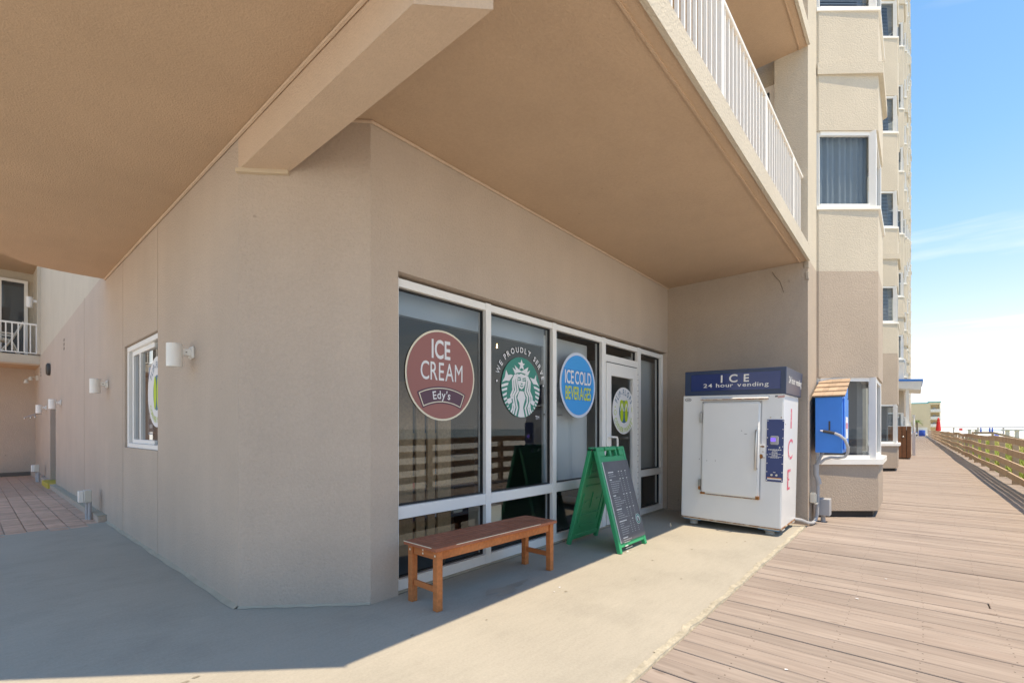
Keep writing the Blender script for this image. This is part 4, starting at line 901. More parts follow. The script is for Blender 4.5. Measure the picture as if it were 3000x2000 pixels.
# ================================================================== ice machine
ic = thing('ice_vending_machine', (7.05, 1.87, 0), 'white ice vending machine with navy header against the end wall', 'ice machine')
IX0, IX1, IY0, IY1 = 6.61, 7.56, 1.273, 2.525
bd = MB().box((IX0, IY0, .11), (IX1, IY1, 1.81)).build('cabinet', 'enamel', ic, bev=.012, seg=2)
hp = [(IX0 - .012, 1.80), (IX0 - .02, 2.135), (IX1 + .12, 2.135), (IX1 + .01, 1.80)]
MB().prism([(x, IY0 - .025, z) for x, z in hp], (0, IY1 - IY0 + .0, 0)).build('header', 'navy', ic, bev=.006)
fp = Plane((IX0 - .012, 1.87, 0), (0, -1, 0), (0, 0, 1), (-1, 0, 0))
# sign panel recessed in the header front
sg = MB().box((IX0 - .026, 1.31, 1.862), (IX0 - .018, 2.41, 2.085)).build('sign_panel', 'navysign', ic)
hpl = Plane((IX0 - .027, 1.87, 0), (0, -1, 0), (0, 0, 1), (-1, 0, 0))
art(hpl, line_text('I', -.135, 1.968, .095, None, 1, .03) + line_text('C', .01, 1.968, .10, None, 1.1, .022) + line_text('E', .17, 1.968, .095, None, 1.05, .024) + line_text('24 hour vending', .03, 1.905, .052, .80, 1.1, .012, gap=.12, space=.34), .002, 'lettering', 'letter', sg)
side = Plane((0, IY0 - .026, 0), (1, 0, 0), (0, 0, 1), (0, -1, 0))
art(side, line_text('24 hour vending', 7.15, 1.945, .085, .84, .8, .02, gap=.09, space=.3), .002, 'side_lettering', 'letter', sg)
# door
dY0, dY1, dZ0, dZ1 = 1.525, 2.245, .47, 1.705
dor = MB().box((IX0 - .042, dY0, dZ0), (IX0 + .01, dY1, dZ1)).build('door', 'enamel', ic, bev=.018, seg=3, smooth=True)
MB().box((IX0 - .006, dY0 - .012, dZ0 - .012), (IX0 + .006, dY1 + .012, dZ1 + .012)).build('door_gasket', 'greyplastic', ic)
rs = MB()
for y0, y1, z0, z1 in ((dY1 - .05, dY1 + .008, dZ0 - .012, dZ0 + .012), (dY0 - .004, dY0 + .035, dZ0 - .014, dZ0 + .03)): rs.box((IX0 - .0435, y0, z0), (IX0 - .005, y1, z1))
rs.box((IX0 - .012, dY0 + .0, dZ0 - .018), (IX0 - .003, dY1 - .05, dZ0 - .0125)); rs.build('rust_mark', 'rust', dor)
MB().prism([(IX0 + .004, 1.44, 1.78), (IX0 - .05, 1.44, 1.752), (IX0 - .05, 1.44, 1.745), (IX0 + .004, 1.44, 1.745)], (0, .83, 0)).build('drip_ledge', 'enamel', ic)
MB().box((IX0 - .052, 1.44, 1.738), (IX0 + .002, 2.27, 1.7455)).build('ledge_rust', 'rust', ic)
for z in (1.50, .58): MB().box((IX0 - .045, dY1 + .005, z - .075), (IX0 - .008, dY1 + .035, z + .075)).build('hinge', 'steel', ic, bev=.008, seg=2, smooth=True)
MB().box((IX0 - .047, dY1 + .007, .515), (IX0 - .044, dY1 + .033, .56)).build('hinge_rust', 'rust', ic)
MB().tube([(IX0 - .04, 1.556, 1.33), (IX0 - .085, 1.556, 1.335), (IX0 - .098, 1.556, 1.30), (IX0 - .098, 1.556, .88), (IX0 - .085, 1.556, .845), (IX0 - .04, 1.556, .85)], .014, 8).build('handle', 'steel', dor, smooth=True)
lk = MB().box((IX0 - .02, 1.468, .99), (IX0 - .001, 1.523, 1.16)).build('lock_plate', 'enamel', ic, bev=.003)
art(Plane((IX0 - .0205, 1.5, 1.0), (0, -1, 0), (0, 0, 1), (-1, 0, 0)), [disc(-.01, .01, .022, .03, 9), disc(.0, .135, .03, .012, 9), disc(.01, .07, .012, .006, 8), [(-.02, -.008), (.032, -.008), (.032, .0), (-.02, .0)]], .001, 'lock_rust', 'rust', lk)
# key panel
kp = MB().box((IX0 - .008, 1.262, .70), (IX0 - .0005, 1.453, 1.48)).build('control_panel', 'navypanel', ic)
rvt = MB()
for i in range(8):
    for y in (1.272, 1.443): rvt.lathe([(.006, 0), (.004, .004)], (0, 0, 0), 8)
rvt = MB()
for i in range(8):
    for y in (1.272, 1.443):
        z = .715 + i * .107; c = [(IX0 - .011, y + .0065 * math.cos(a), z + .0065 * math.sin(a)) for a in [k * math.pi / 4 for k in range(8)]]
        rvt.prism(c, (.003, 0, 0))
rvt.build('rivet', 'letter', kp)
cr_ = MB().box((IX0 - .05, 1.315, 1.165), (IX0 - .008, 1.405, 1.275)).build('card_reader', 'greyplastic', kp, bev=.008, seg=2, smooth=True)
scr = MB().box((IX0 - .053, 1.345, 1.205), (IX0 - .049, 1.398, 1.25)).build('screen', emit('purple_screen', (.09, .06, .55), 1.0), cr_)
cp = Plane((IX0 - .0085, 1.357, 0), (0, -1, 0), (0, 0, 1), (-1, 0, 0))
tl = []
for y, w, h in ((1.095, .15, .012), (1.082, .06, .006), (1.058, .07, .012), (1.043, .13, .006), (1.022, .07, .012), (1.008, .15, .006), (.997, .10, .006), (.815, .03, .006)):
    x_ = -w / 2; rn = random.Random(int(y * 1000))
    while x_ < w / 2 - .004: lw = min(rn.uniform(.010, .03), w / 2 - x_); tl.append([(x_, y), (x_ + lw, y), (x_ + lw, y + h), (x_, y + h)]); x_ += lw + .004
art(cp, tl + [[(.045, 1.12), (.058, 1.12), (.058, 1.14), (.045, 1.14)]], .0006, 'panel_print', 'letter', kp)
art(cp, [[(-.08, .725), (.08, .725), (.08, .748), (-.08, .748)]], .0006, 'warning_label', 'letter', kp); art(cp, [[(-.08, .742), (.08, .742), (.08, .752), (-.08, .752)]], .001, 'warning_stripe', mat('orange_ink', (.75, .25, .05), .6), kp)
for y in (1.385, 1.33): MB().prism([(IX0 - .03, y + .013 * math.cos(a), .785 + .013 * math.sin(a)) for a in [k * math.pi / 5 for k in range(10)]], (.022, 0, 0)).build('lock', 'steel', kp)
art(fp, [disc(.455, 1.505, .008, n=8), disc(.575, 1.505, .007, n=8), disc(.42, 1.42, .005, n=8), disc(.622, 1.42, .005, n=8)], -.01, 'rust_spot', 'rust', ic)
# small badges
fb = Plane((IX0, 1.87, 0), (0, -1, 0), (0, 0, 1), (-1, 0, 0))
bg_ = art(fb, [disc(-.585, 1.745, .045, .024, 24)], .001, 'oval_badge', 'chalk', ic); art(fb, [disc(-.585, 1.745, .038, .018, 24)], .002, 'badge_field', 'letter', bg_); art(fb, line_text('LEER', -.585, 1.736, .018, .06, 1, .02), .003, 'badge_lettering', 'chalk', bg_)
fl = art(fb, [[(.50, 1.745), (.605, 1.755), (.605, 1.785), (.50, 1.778)]], .001, 'flag_badge', 'letter', ic)
art(fb, [[(.53, 1.749 + i * .009), (.605, 1.757 + i * .009), (.605, 1.761 + i * .009), (.53, 1.753 + i * .009)] for i in range(3)], .002, 'flag_stripe', 'red', fl); art(fb, [[(.50, 1.760), (.53, 1.763), (.53, 1.780), (.50, 1.778)]], .002, 'flag_field', 'chalk', fl)
art(fb, [[(.40, 1.775), (.445, 1.78), (.43, 1.765), (.418, 1.75), (.412, 1.765)]], .001, 'wing_badge', 'greyplastic', ic)
art(fb, [disc(-.40, .93, .006, .010, 8), disc(-.30, .915, .004, .012, 8), disc(-.19, .92, .004, .012, 8), disc(.13, 1.33, .008, .006, 8), disc(.18, 1.29, .02, .005, 8)], .0435, 'door_scuff', 'greyplastic', ic)
# worn red letters down the sunlit side
sd_ = Plane((0, IY0, 0), (1, 0, 0), (0, 0, 1), (0, -1, 0))
art(sd_, line_text('I', 7.09, 1.37, .265, .07, 1, 0) + line_text('C', 7.07, .965, .27, .30, 1, .0) + [[(6.92, .57), (6.99, .57), (6.99, .835), (6.92, .835)], [(6.99, .80), (7.12, .80), (7.12, .835), (6.99, .835)], [(6.99, .69), (7.06, .69), (7.06, .715), (6.99, .715)], [(6.99, .57), (7.10, .57), (7.10, .60), (6.99, .60)]], .002, 'side_letter', 'redletter', ic)
b = MB(); b.box((IX0 + .03, IY0 + .03, .085), (IX1 - .03, IY1 - .03, .112)); b.build('base_frame', 'pvc', ic)
b = MB(); b.box((IX0 - .003, IY0 + .012, .104), (IX0 + .004, IY1 - .012, .113)); b.box((IX0 + .01, IY0 - .003, .102), (IX1 - .01, IY0 + .004, .114)); b.build('rust_edge', 'rust', ic)
for x, y in ((6.78, 1.43), (6.78, 2.40), (7.42, 1.43), (7.42, 2.40)):
    ft = MB().lathe([(.055, 0), (.055, .022), (.045, .024), (.055, .04), (.09, .065)], (x, y, 0), 18).build('foot', 'pvc', ic, smooth=True)
    MB().box((x - .09, y - .12, .065), (x + .09, y + .12, .078)).build('foot_pad', 'padblue', ft); MB().box((x - .07, y - .16, .078), (x + .07, y + .16, .0855)).build('foot_plate', 'pvc', ft)
ic.rotation_euler = (R(1.2), 0, 0)

# ================================================================== blue cabinet with hose on the pier
bc = thing('blue_cabinet', (8.25, .93, 1.01), 'bright blue wall cabinet with shingled roof and a grey hose', 'cabinet')
BX0, BX1, BY0, BY1, BZ0, BZ1 = 7.90, 8.46, .765, 1.085, 1.015, 1.80
MB().box((BX0, BY0, BZ0), (BX1, BY1, BZ1)).build('body', 'brightblue', bc, bev=.005)
MB().box((BX0 + .06, BY0 - .02, BZ0 + .05), (BX1 - .01, BY0 - .001, BZ1 - .02)).build('door', 'brightblue', bc, bev=.006)
MB().box((BX0 + .16, BY0 - .024, BZ0 + .2), (BX1 - .12, BY0 - .0195, BZ1 - .28)).build('notice', 'ink_white', bc)
MB().box((BX0 + .18, BY0 - .0255, BZ0 + .34), (BX1 - .16, BY0 - .0235, BZ0 + .42)).build('notice_print', mat('pink_ink', (.65, .2, .3), .6), bc)
rise = .29
gb = MB().prism([(BX0, BY0 + .002, BZ1), (BX1 + .16, BY0 + .002, BZ1), (BX1 + .16, BY0 + .002, BZ1 + rise)], (0, BY1 - BY0 - .004, 0)); gb.build('gable', 'brightblue', bc)
rr = Vector((BX1 + .17 - (BX0 - .02), 0, rise + .01)); rl = rr.length; rd = rr.normalized(); rn_ = Vector((-rd.z, 0, rd.x))
O = Vector((BX0 - .02, 0, BZ1 - .004))
rf = MB().prism([O + Vector((0, BY0 - .03, 0)), O + rr + Vector((0, BY0 - .03, 0)), O + rr + rn_ * .012 + Vector((0, BY0 - .03, 0)), O + rn_ * .012 + Vector((0, BY0 - .03, 0))], (0, BY1 - BY0 + .06, 0)).build('roof', 'darkmetal', bc)
nr = 4
for i in range(nr):
    t0, t1 = i * rl / nr, (i + 1.12) * rl / nr; y = BY0 - .035; sp_ = [0, .11, .22, .29, .39] if i % 2 else [0, .15, .25, .39]
    for a, c in zip(sp_[:-1], sp_[1:]):
        o0 = .028 - .004; p0 = O + rd * t0 + rn_ * .030; p1 = O + rd * min(t1, rl) + rn_ * .013
        p0b, p1b = O + rd * t0 + rn_ * .013, O + rd * min(t1, rl) + rn_ * .0125
        MB().prism([p0 + Vector((0, y + a + .001, 0)), p0b + Vector((0, y + a + .001, 0)), p1b + Vector((0, y + a + .001, 0)), p1 + Vector((0, y + a + .001, 0))], (0, c - a - .002, 0)).build('shingle', 'shingle', rf)
MB().box((BX0 - .004, .905, 1.33), (BX0 + .001, .925, 1.46)).build('strap', 'darkmetal', bc)
hz = 1.30
MB().tube([(BX0 - .035, .985, hz + .02), (BX0 - .045, .85, hz - .01)], .02, 8).build('hose_grip', 'darkmetal', bc)
MB().tube([(BX0 - .03, 1.02, hz + .028), (BX0 - .035, .985, hz + .02)], [.008, .014], 8).build('nozzle', 'ink_white', bc)
hose = [(BX0 - .045, .85, hz - .01), (BX0 - .05, .79, hz - .04), (BX0 - .05, .73, hz - .10), (BX0 - .04, .70, hz - .20), (BX0, .705, 1.02), (BX0 + .02, .74, .965), (BX0 + .03, .82, .945), (BX0 + .03, .90, .95), (BX0 + .03, .98, .92), (BX0 + .03, 1.03, .86)]
MB().tube(hose, .019, 8).build('hose', 'greyplastic', bc, smooth=True)
# conduit from the cabinet down the pier and across to the ice machine
cd_ = thing('grey_conduit', (7.95, 1.10, 0), 'grey electrical conduit running from the blue cabinet down to the ice machine', 'conduit')
MB().tube([(8.02, 1.0, 1.03), (7.99, 1.04, .93), (7.97, 1.08, .83)], .02, 8).build('upper_pipe', 'greyplastic', cd_, smooth=True)
MB().tube([(7.97, 1.08, .84), (7.97, 1.085, .70), (7.985, 1.06, .62), (7.985, 1.05, .56)], .036, 10).build('flexible_sleeve', 'greyplastic', cd_, smooth=True)
MB().tube([(7.98, 1.06, .58), (7.97, 1.07, .15), (7.95, 1.08, .07), (7.88, 1.09, .035), (7.75, 1.10, .03), (7.62, 1.14, .05), (7.54, 1.20, .09), (7.5, 1.30, .105)], .022, 8).build('lower_pipe', 'greyplastic', cd_, smooth=True)
jb = thing('junction_box', (7.9, 1.1, .33), 'small off-white outlet cover on the pier beside the conduit', 'outlet'); MB().box((7.83, 1.07, .30), (7.93, YD - .002, .44)).build('cover', 'boxbeige', jb, bev=.012, seg=2, smooth=True); MB().box((7.82, 1.05, .285), (7.94, 1.075, .30)).build('lip', 'boxbeige', jb)
gbx = thing('grey_meter_box', (8.1, 1.05, .1), 'flat grey electrical box at the foot of the pier beside the conduit', 'electrical box'); MB().box((8.06, .93, .10), (8.24, 1.10, .34)).build('case', 'greyplastic', gbx, bev=.006); MB().tube([(8.14, 1.02, 0.0), (8.14, 1.02, .11)], .03, 8).build('pipe', 'greyplastic', gbx)
# anchor bolt left in the slab
ab = MB().lathe([(.012, 0), (.012, .01), (.018, .012), (.018, .03), (.010, .031), (.010, .055)], (6.32, 2.56, 0), 8).build('anchor_bolt', 'steel'); tag(ab, 'small steel anchor bolt standing up from the concrete by the shop door', 'bolt')

# ================================================================== balcony railing above the shop
br = thing('balcony_railing', (4.5, 1.24, 3.905), 'white picket balcony railing above the shop front', 'railing')
RY, RZ0, RZ1 = 1.235, 3.905, 4.93
MB().box((1.5, RY - .03, RZ1 - .035), (XE, RY + .03, RZ1)).build('top_rail', 'whitep', br, bev=.006)
MB().box((1.5, RY - .02, RZ0 + .06), (XE, RY + .02, RZ0 + .095)).build('bottom_rail', 'whitep', br, bev=.004)
p0 = None; q0 = None; x = 1.55; i = 0
while x < XE - .03:
    if i % 13 == 9:
        if q0 is None: q0 = MB().box((-.032, RY - .03 - 1.24, 0), (.032, RY + .03 - 1.24, 1.0 - .0)).build('post', 'whitep', br, bev=.004, world=False); q0.location = (x - 4.5, 0, 0)
        else: dup(q0, (x - 4.5, 0, 0), br)
    else:
        if p0 is None: p0 = MB().box((-.0125, RY - .0125 - 1.24, .06), (.0125, RY + .0125 - 1.24, .99)).build('picket', 'whitep', br, world=False); p0.location = (x - 4.5, 0, 0)
        else: dup(p0, (x - 4.5, 0, 0), br)
    x += .115; i += 1
# courtyard balcony railing
cb = thing('courtyard_railing', (.4, 18.45, 3.37), 'short white picket railing on the far courtyard balcony', 'railing')
MB().box((-2, 18.43, 4.20), (XW, 18.47, 4.245)).build('top_rail', 'whitep', cb); MB().box((-2, 18.435, 3.42), (XW, 18.465, 3.45)).build('bottom_rail', 'whitep', cb)
x = XW - .07; p0 = None
while x > -1.5:
    if p0 is None: p0 = MB().box((-.0125, -.0125, .07), (.0125, .0125, .84)).build('picket', 'whitep', cb, world=False); p0.location = (x - .4, 0, 0)
    else: dup(p0, (x - .4, 0, 0), cb)
    x -= .115
ch = thing('balcony_chair', (.72, 19.2, 3.36), 'beige sling armchair behind the courtyard balcony railing', 'chair')
for sy in (-.25, .25):
    MB().tube([(.55, 19.2 + sy, 3.36), (.80, 19.2 + sy, 3.78), (1.05, 19.2 + sy, 4.35)], .025, 6).build('frame_rail', 'boxbeige', ch); MB().tube([(1.0, 19.2 + sy, 3.36), (.82, 19.2 + sy, 3.80), (.42, 19.2 + sy, 3.86)], .022, 6).build('leg', 'boxbeige', ch); MB().tube([(.40, 19.2 + sy, 4.0), (.9, 19.2 + sy, 3.98)], .025, 6).build('armrest', 'boxbeige', ch)
MB().prism([(.40, 18.95, 3.80), (.82, 18.95, 3.76), (.82, 18.95, 3.78), (.40, 18.95, 3.82)], (0, .5, 0)).build('seat', 'boxbeige', ch); MB().prism([(.82, 18.95, 3.80), (1.05, 18.95, 4.33), (1.07, 18.95, 4.32), (.84, 18.95, 3.79)], (0, .5, 0)).build('backrest', 'boxbeige', ch)

# ================================================================== wall lamps on the side wall
def lamp(y, z, label):
    t = thing('wall_lamp', (XW, y, z), label, 'wall lamp', 'white cylinder lamps on the side wall')
    cx = XW - .14
    MB().lathe([(.058, -.104), (.062, -.10), (.062, .10), (.056, .104)], (cx, y, z), 24).build('shade', 'whitep', t, smooth=True)
    MB().box((cx + .05, y - .03, z + .005), (XW - .022, y + .03, z + .065)).build('arm', 'whitep', t, bev=.006); MB().box((XW - .024, y - .055, z - .02), (XW + .001, y + .055, z + .09)).build('back_plate', 'whitep', t, bev=.01, seg=2, smooth=True)
    MB().box((cx + .075, y - .0315, z + .028), (cx + .087, y - .0298, z + .036)).build('screw', 'darkmetal', t)
lamp(4.95, 2.0, 'white cylinder wall lamp nearest the corner, right of the side window')
lamp(8.85, 1.96, 'white cylinder wall lamp just left of the side window')
lamp(13.95, 1.88, 'white cylinder wall lamp directly above the brown service doorway')
lamp(16.75, 1.85, 'white cylinder wall lamp farthest along the side wall, past the doorway')
t = thing('wall_lamp', (XW, 19.3, 4.9), 'white cylinder wall lamp up on the courtyard balcony', 'wall lamp', 'white cylinder lamps on the side wall')
MB().lathe([(.07, -.15), (.075, -.14), (.075, .14), (.07, .15)], (XW - .17, 18.95, 4.92), 20).build('shade', 'whitep', t, smooth=True); MB().box((XW - .10, 18.92, 4.93), (XW - .001, 18.98, 5.0)).build('arm', 'whitep', t)
t = thing('flood_light', (XW, 18.9, 2.75), 'twin-head white floodlight under the courtyard balcony', 'floodlight')
MB().box((XW - .05, 18.82, 2.72), (XW - .001, 18.95, 2.86)).build('base', 'boxbeige', t)
for dx_, dz_, r_ in ((-.13, -.01, .05), (-.22, -.10, .06)):
    MB().lathe([(r_ * .5, .05), (r_, -.05)], (XW + dx_ - .02, 18.86, 2.78 + dz_), 12).build('head', 'boxbeige', t, smooth=True)
MB().tube([(XW - .03, 18.86, 2.80), (XW - .14, 18.86, 2.81), (XW - .22, 18.86, 2.74)], .014, 6).build('arm', 'boxbeige', t)
t = thing('alarm_sounder', (XW, 16.0, 2.8), 'dark oval alarm sounder high on the side wall', 'alarm')
MB().prism([(XW - .06, 16.0 + .13 * math.cos(a), 2.80 + .15 * math.sin(a)) for a in [k * math.pi / 8 for k in range(16)]], (.06, 0, 0)).build('cover', 'darkmetal', t, bev=.012); MB().prism([(XW - .075, 16.0 + .10 * math.cos(a), 2.80 + .12 * math.sin(a)) for a in [k * math.pi / 8 for k in range(16)]], (.014, 0, 0)).build('grille', 'doorbrown', t)
t = thing('hose_bracket', (XW, 18.1, 1.72), 'chrome wall arm with hooks below the floodlight', 'bracket')
MB().tube([(XW, 18.1, 1.76), (XW - .10, 18.1, 1.76), (XW - .2, 18.1, 1.71), (XW - .33, 18.1, 1.64)], .012, 6).build('arm', 'steel', t)
for f_ in (.35, .6, .95): MB().lathe([(.02, -.03), (.025, 0), (.015, .02)], (XW - .33 * f_, 18.1, 1.70 - .06 * f_), 8).build('hook', 'steel', t)
def ebox(y, s, label):
    t = thing('outlet_box', (XW - .15, y, 0), label, 'electrical box', 'outlet boxes along the side wall')
    MB().box((XW - .20, y - .05, .26), (XW - .115, y + .10, .44)).build('case', 'boxbeige', t, bev=.006); MB().box((XW - .26, y - .02, .265), (XW - .20, y + .02, .43)).build('cover', 'whitep', t, bev=.006); MB().box((XW - .26, y + .05, .265), (XW - .20, y + .09, .43)).build('cover', 'whitep', t, bev=.006)
    for d in (.0, .06): MB().tube([(XW - .135 - d * .4, y - .02 + d, 0), (XW - .135 - d * .4, y - .02 + d, .265)], .022, 8).build('conduit', 'greyplastic', t)
ebox(9.35, 1, 'grey outlet box on two conduits at the wall base by the concrete edge')
ebox(17.0, 1, 'farther outlet box on a conduit at the wall base beyond the yellow step')

# ================================================================== boardwalk railing
rg = thing('boardwalk_railing', (10, -1.80, 0), 'long weathered wooden boardwalk railing with four horizontal rails', 'railing')
rnd = random.Random(11); posts = []
x = 16.7 - 11 * 2.44
while x < 118: posts.append(x); x += 2.44
wav = {x: (.022 * math.sin(x * .75) + rnd.uniform(-.01, .01), .03 * math.sin(x * .5) + rnd.uniform(-.012, .012)) for x in posts}
pm = None
for x in posts:
    if pm is None: pm = MB().box((-.055, -.055, -.9), (.055, .055, 1.05)).build('post', 'rail', rg, bev=.006, world=False); o = pm
    else: o = dup(pm, (0, 0, 0), rg)
    o.location = (x - 10, -.06 + wav[x][1] * .5, wav[x][0]); o.rotation_euler.z = rnd.uniform(-.03, .03)
for zi, z in enumerate((1.07, .80, .52, .245)):
    st = 2 if zi % 2 else 0
    segs = list(range(st and -1, len(posts) - 1, 2))
    for s in segs:
        i0, i1 = max(s, 0), min(s + 2, len(posts) - 1)
        if i1 <= i0: continue
        m = MB(); ids = list(range(i0, i1 + 1)); ring_ = []
        for ii in ids:
            xx = posts[ii]; dz = wav[xx][0] + rnd.uniform(-.008, .008); yy = -1.80 + .012 + .038 + wav[xx][1] * .5
            e = .004 if ii == ids[0] else (-.004 if ii == ids[-1] else 0)
            ring_.append([(xx + e, yy, z + dz - .07), (xx + e, yy + .038, z + dz - .07), (xx + e, yy + .038, z + dz + .07), (xx + e, yy, z + dz + .07)])
        v = [p for r_ in ring_ for p in r_]; fs = [(0, 1, 2, 3), tuple(4 * (len(ring_) - 1) + k for k in (3, 2, 1, 0))]
        for j in range(len(ring_) - 1):
            for k in range(4): fs.append((4 * j + k, 4 * j + (k + 1) % 4, 4 * j + 4 + (k + 1) % 4, 4 * j + 4 + k))
        m.add(v, fs).build('rail_board', 'rail', rg)
# dune grass behind the railing
g = MB(); rnd = random.Random(5)
def blades(n, x0, x1, y0, y1, hmin, hmax, mi):
    for _ in range(n):
        x, y = rnd.uniform(x0, x1), rnd.uniform(y0, y1); h = rnd.uniform(hmin, hmax); a = rnd.uniform(0, 6.28); l = rnd.uniform(.1, .5) * h; w = rnd.uniform(.008, .02)
        dx_, dy_ = math.cos(a), math.sin(a); px, py = -dy_ * w, dx_ * w; z0 = -.6
        g.add([(x - px, y - py, z0), (x + px, y + py, z0), (x + px * .8 + dx_ * l * .35, y + py * .8 + dy_ * l * .35, z0 + h * .65), (x - px * .8 + dx_ * l * .35, y - py * .8 + dy_ * l * .35, z0 + h * .65), (x + dx_ * l, y + dy_ * l, z0 + h)], [(0, 1, 2, 3), (3, 2, 4)], mi)
blades(30000, 13, 60, -4.4, -2.1, .5, 1.25, 0); blades(9000, 24, 60, -8.5, -4.4, .5, 1.25, 0); blades(6000, 16, 60, -5.2, -3.6, .6, 1.4, 1); blades(4000, 28, 60, -8, -4, .6, 1.4, 1)
tag(g.build('dune_grass', ['grassmat', 'drygrass']), 'green and straw coloured dune grass behind the boardwalk railing', 'grass', kind='stuff')

# ================================================================== farther along the boardwalk
en = thing('wooden_enclosure', (28.6, .6, 0), 'brown plank enclosure with a gate knob beside the boardwalk', 'enclosure')
ys = [1.12, .90, .68, .46, .30, .16]
for i in range(5): MB().box((27.4 - (.03 if i == 4 else 0), ys[i + 1] + .008, .06), (27.44, ys[i] - .008, 1.46)).build('plank', 'fencewood', en)
x = 27.46
while x < 31: MB().box((x, .16, .06), (x + .17, .20, 1.46)).build('plank', 'fencewood', en); x += .185
MB().box((27.36, .13, 1.46), (31.05, 1.2, 1.49)).build('cap', 'whitep', en); MB().box((27.5, .25, 0), (30.9, 1.1, 1.3)).build('core', 'doorbrown', en)
MB().lathe([(.02, -.04), (.045, -.02), (.045, .02), (.02, .04)], (27.34, .42, 1.0), 10).build('knob', 'steel', en)
cn = thing('porch_canopy', (29, .4, 3.1), 'white porch canopy with a bright blue roof edge above the plank enclosure', 'canopy')
MB().prism([(28, 1.3, 3.30), (28, -.20, 3.12), (28, -.22, 3.50), (28, 1.3, 3.58)], (3.4, 0, 0)).build('soffit', 'whitep', cn); MB().prism([(27.95, 1.3, 3.582), (27.95, -.26, 3.502), (27.95, -.26, 3.59), (27.95, 1.3, 3.68)], (3.5, 0, 0)).build('roof', 'brightblue', cn)
MB().box((28.1, .22, 1.49), (28.22, .34, 3.24)).build('post', 'whitep', cn); MB().box((31.0, .5, 0), (31.12, .62, 3.2)).build('post', 'whitep', cn)
wr = thing('white_rail_panel', (31.5, .15, 0), 'white turned baluster rail just past the plank enclosure', 'railing')
for x in (31.2, 31.35, 31.5, 31.65): MB().lathe([(.03, 1.2), (.05, 1.35), (.03, 1.5), (.055, 1.7), (.03, 1.85), (.05, 2.0)], (x, .06, 0), 10).build('baluster', 'whitep', wr, smooth=True)
MB().box((31.15, .0, 2.0), (31.75, .12, 2.06)).build('top_rail', 'whitep', wr); MB().box((31.15, .0, 0), (31.75, .12, 1.2)).build('base', 'whitep', wr)
# far beige building with teal roof trim
fb_ = thing('far_condo_building', (238, 2, -.6), 'beige four storey building with a teal roof edge at the end of the boardwalk', 'building')
MB().box((230, -3.6, -.6), (262, 14, 10.7)).build('wall', 'farbeige', fb_); MB().box((231.5, -6.7, -.6), (262, -3.6, 11.0)).build('wing_wall', 'farshade', fb_)
MB().box((230, -6.9, 10.2), (262, -3.6, 11.05)).build('parapet', 'farbeige', fb_); MB().box((230, -4.2, -.6), (231.6, -3.601, 10.2)).build('pier', 'farbeige', fb_); MB().box((230.3, -6.9, -.6), (231.6, -6.5, 10.2)).build('pier', 'farbeige', fb_)
MB().box((229.8, -3.6, 10.7), (262.2, 14.2, 11.05)).build('roof_edge', 'teal', fb_); MB().box((229.7, -7.1, 11.05), (262.2, -3.4, 11.4)).build('roof_edge', 'teal', fb_)
for z in (1.9, 4.6, 7.3):
    MB().box((229.9, -6.95, z), (231.5, -4.2, z + .3)).build('balcony_floor', 'farbeige', fb_); MB().box((229.9, -6.95, z + .3), (230.0, -4.2, z + 1.3)).build('balcony_rail', 'boxbeige', fb_)
    MB().box((231.45, -5.6, z + .3), (231.49, -4.9, z + 2.0)).build('window', 'greyplastic', fb_)
MB().box((220, -3.2, -.6), (220.2, 3, 1.9)).build('garden_wall', 'boxbeige', fb_)
# palm
pa = thing('palm_tree', (130, -.25, -.6), 'small palm tree in front of the far beige building', 'palm')
MB().tube([(130, -.25, -.6), (130.05, -.28, 1), (130, -.24, 2.9)], [.2, .15, .13], 8).build('trunk', 'trunk', pa)
lf = MB(); rnd = random.Random(2)
for i in range(34):
    a = i * 2.4; el = rnd.uniform(-.25, 1.2); L_ = rnd.uniform(.95, 1.35); c = Vector((130, -.24, 2.9)); d = Vector((math.cos(a), math.sin(a), 0)); prev = None
    for s in range(7):
        t = s / 6; p = c + d * (L_ * t * math.cos(el * (1 - .3 * t))) + Vector((0, 0, L_ * t * math.sin(el) - .75 * t * t * L_))
        if prev is not None:
            sd__ = d.cross(Vector((0, 0, 1)))
            for sg_ in (-1, 1):
                for h in (0, .5):
                    q = prev.lerp(p, h); tip = q + sd__ * sg_ * .30 * (1 - .5 * t) + d * .18 + Vector((0, 0, -.10))
                    lf.add([q, prev.lerp(p, h + .35), tip], [(0, 1, 2)])
        prev = p
lf.build('crown', 'palmleaf', pa)
def closed_umbrella(name, x, y, z0, H, m, label, cat='umbrella', group=None):
    t = thing(name, (x, y, z0), label, cat, group)
    MB().tube([(x, y, z0), (x, y, z0 + H)], .025, 6).build('pole', 'whitep', t)
    k = H / 2.5; MB().lathe([(.20 * k, .95 * k), (.24 * k, 1.05 * k), (.19 * k, 1.5 * k), (.15 * k, 1.95 * k), (.10 * k, 2.02 * k), (.12 * k, 2.2 * k), (.02, 2.45 * k)], (x, y, z0), 10).build('canopy', m, t)
    MB().lathe([(.13 * k, 1.9 * k), (.14 * k, 2.0 * k)], (x, y, z0), 10).build('tie', m, t)
    MB().lathe([(.25, 0), (.25, .06)], (x, y, z0), 12).build('base', 'darkmetal', t)
closed_umbrella('patio_umbrella', 80, -2.2, -.02, 2.9, 'red', 'closed red patio umbrella beside the boardwalk railing')
tb = thing('blue_barrel', (118, -.9, 0), 'blue barrel at the far end of the boardwalk', 'barrel'); MB().lathe([(.42, 0), (.48, .1), (.48, 1.0), (.42, 1.1)], (118, -.95, 0), 14).build('drum', 'umbblue', tb, smooth=True); MB().lathe([(.44, 1.1), (.44, 1.14)], (118, -.95, 0), 14).build('lid', 'brightblue', tb)
ct = thing('beach_cart', (112, .1, 0), 'white beach cart loaded with colourful towels at the boardwalk end', 'cart')
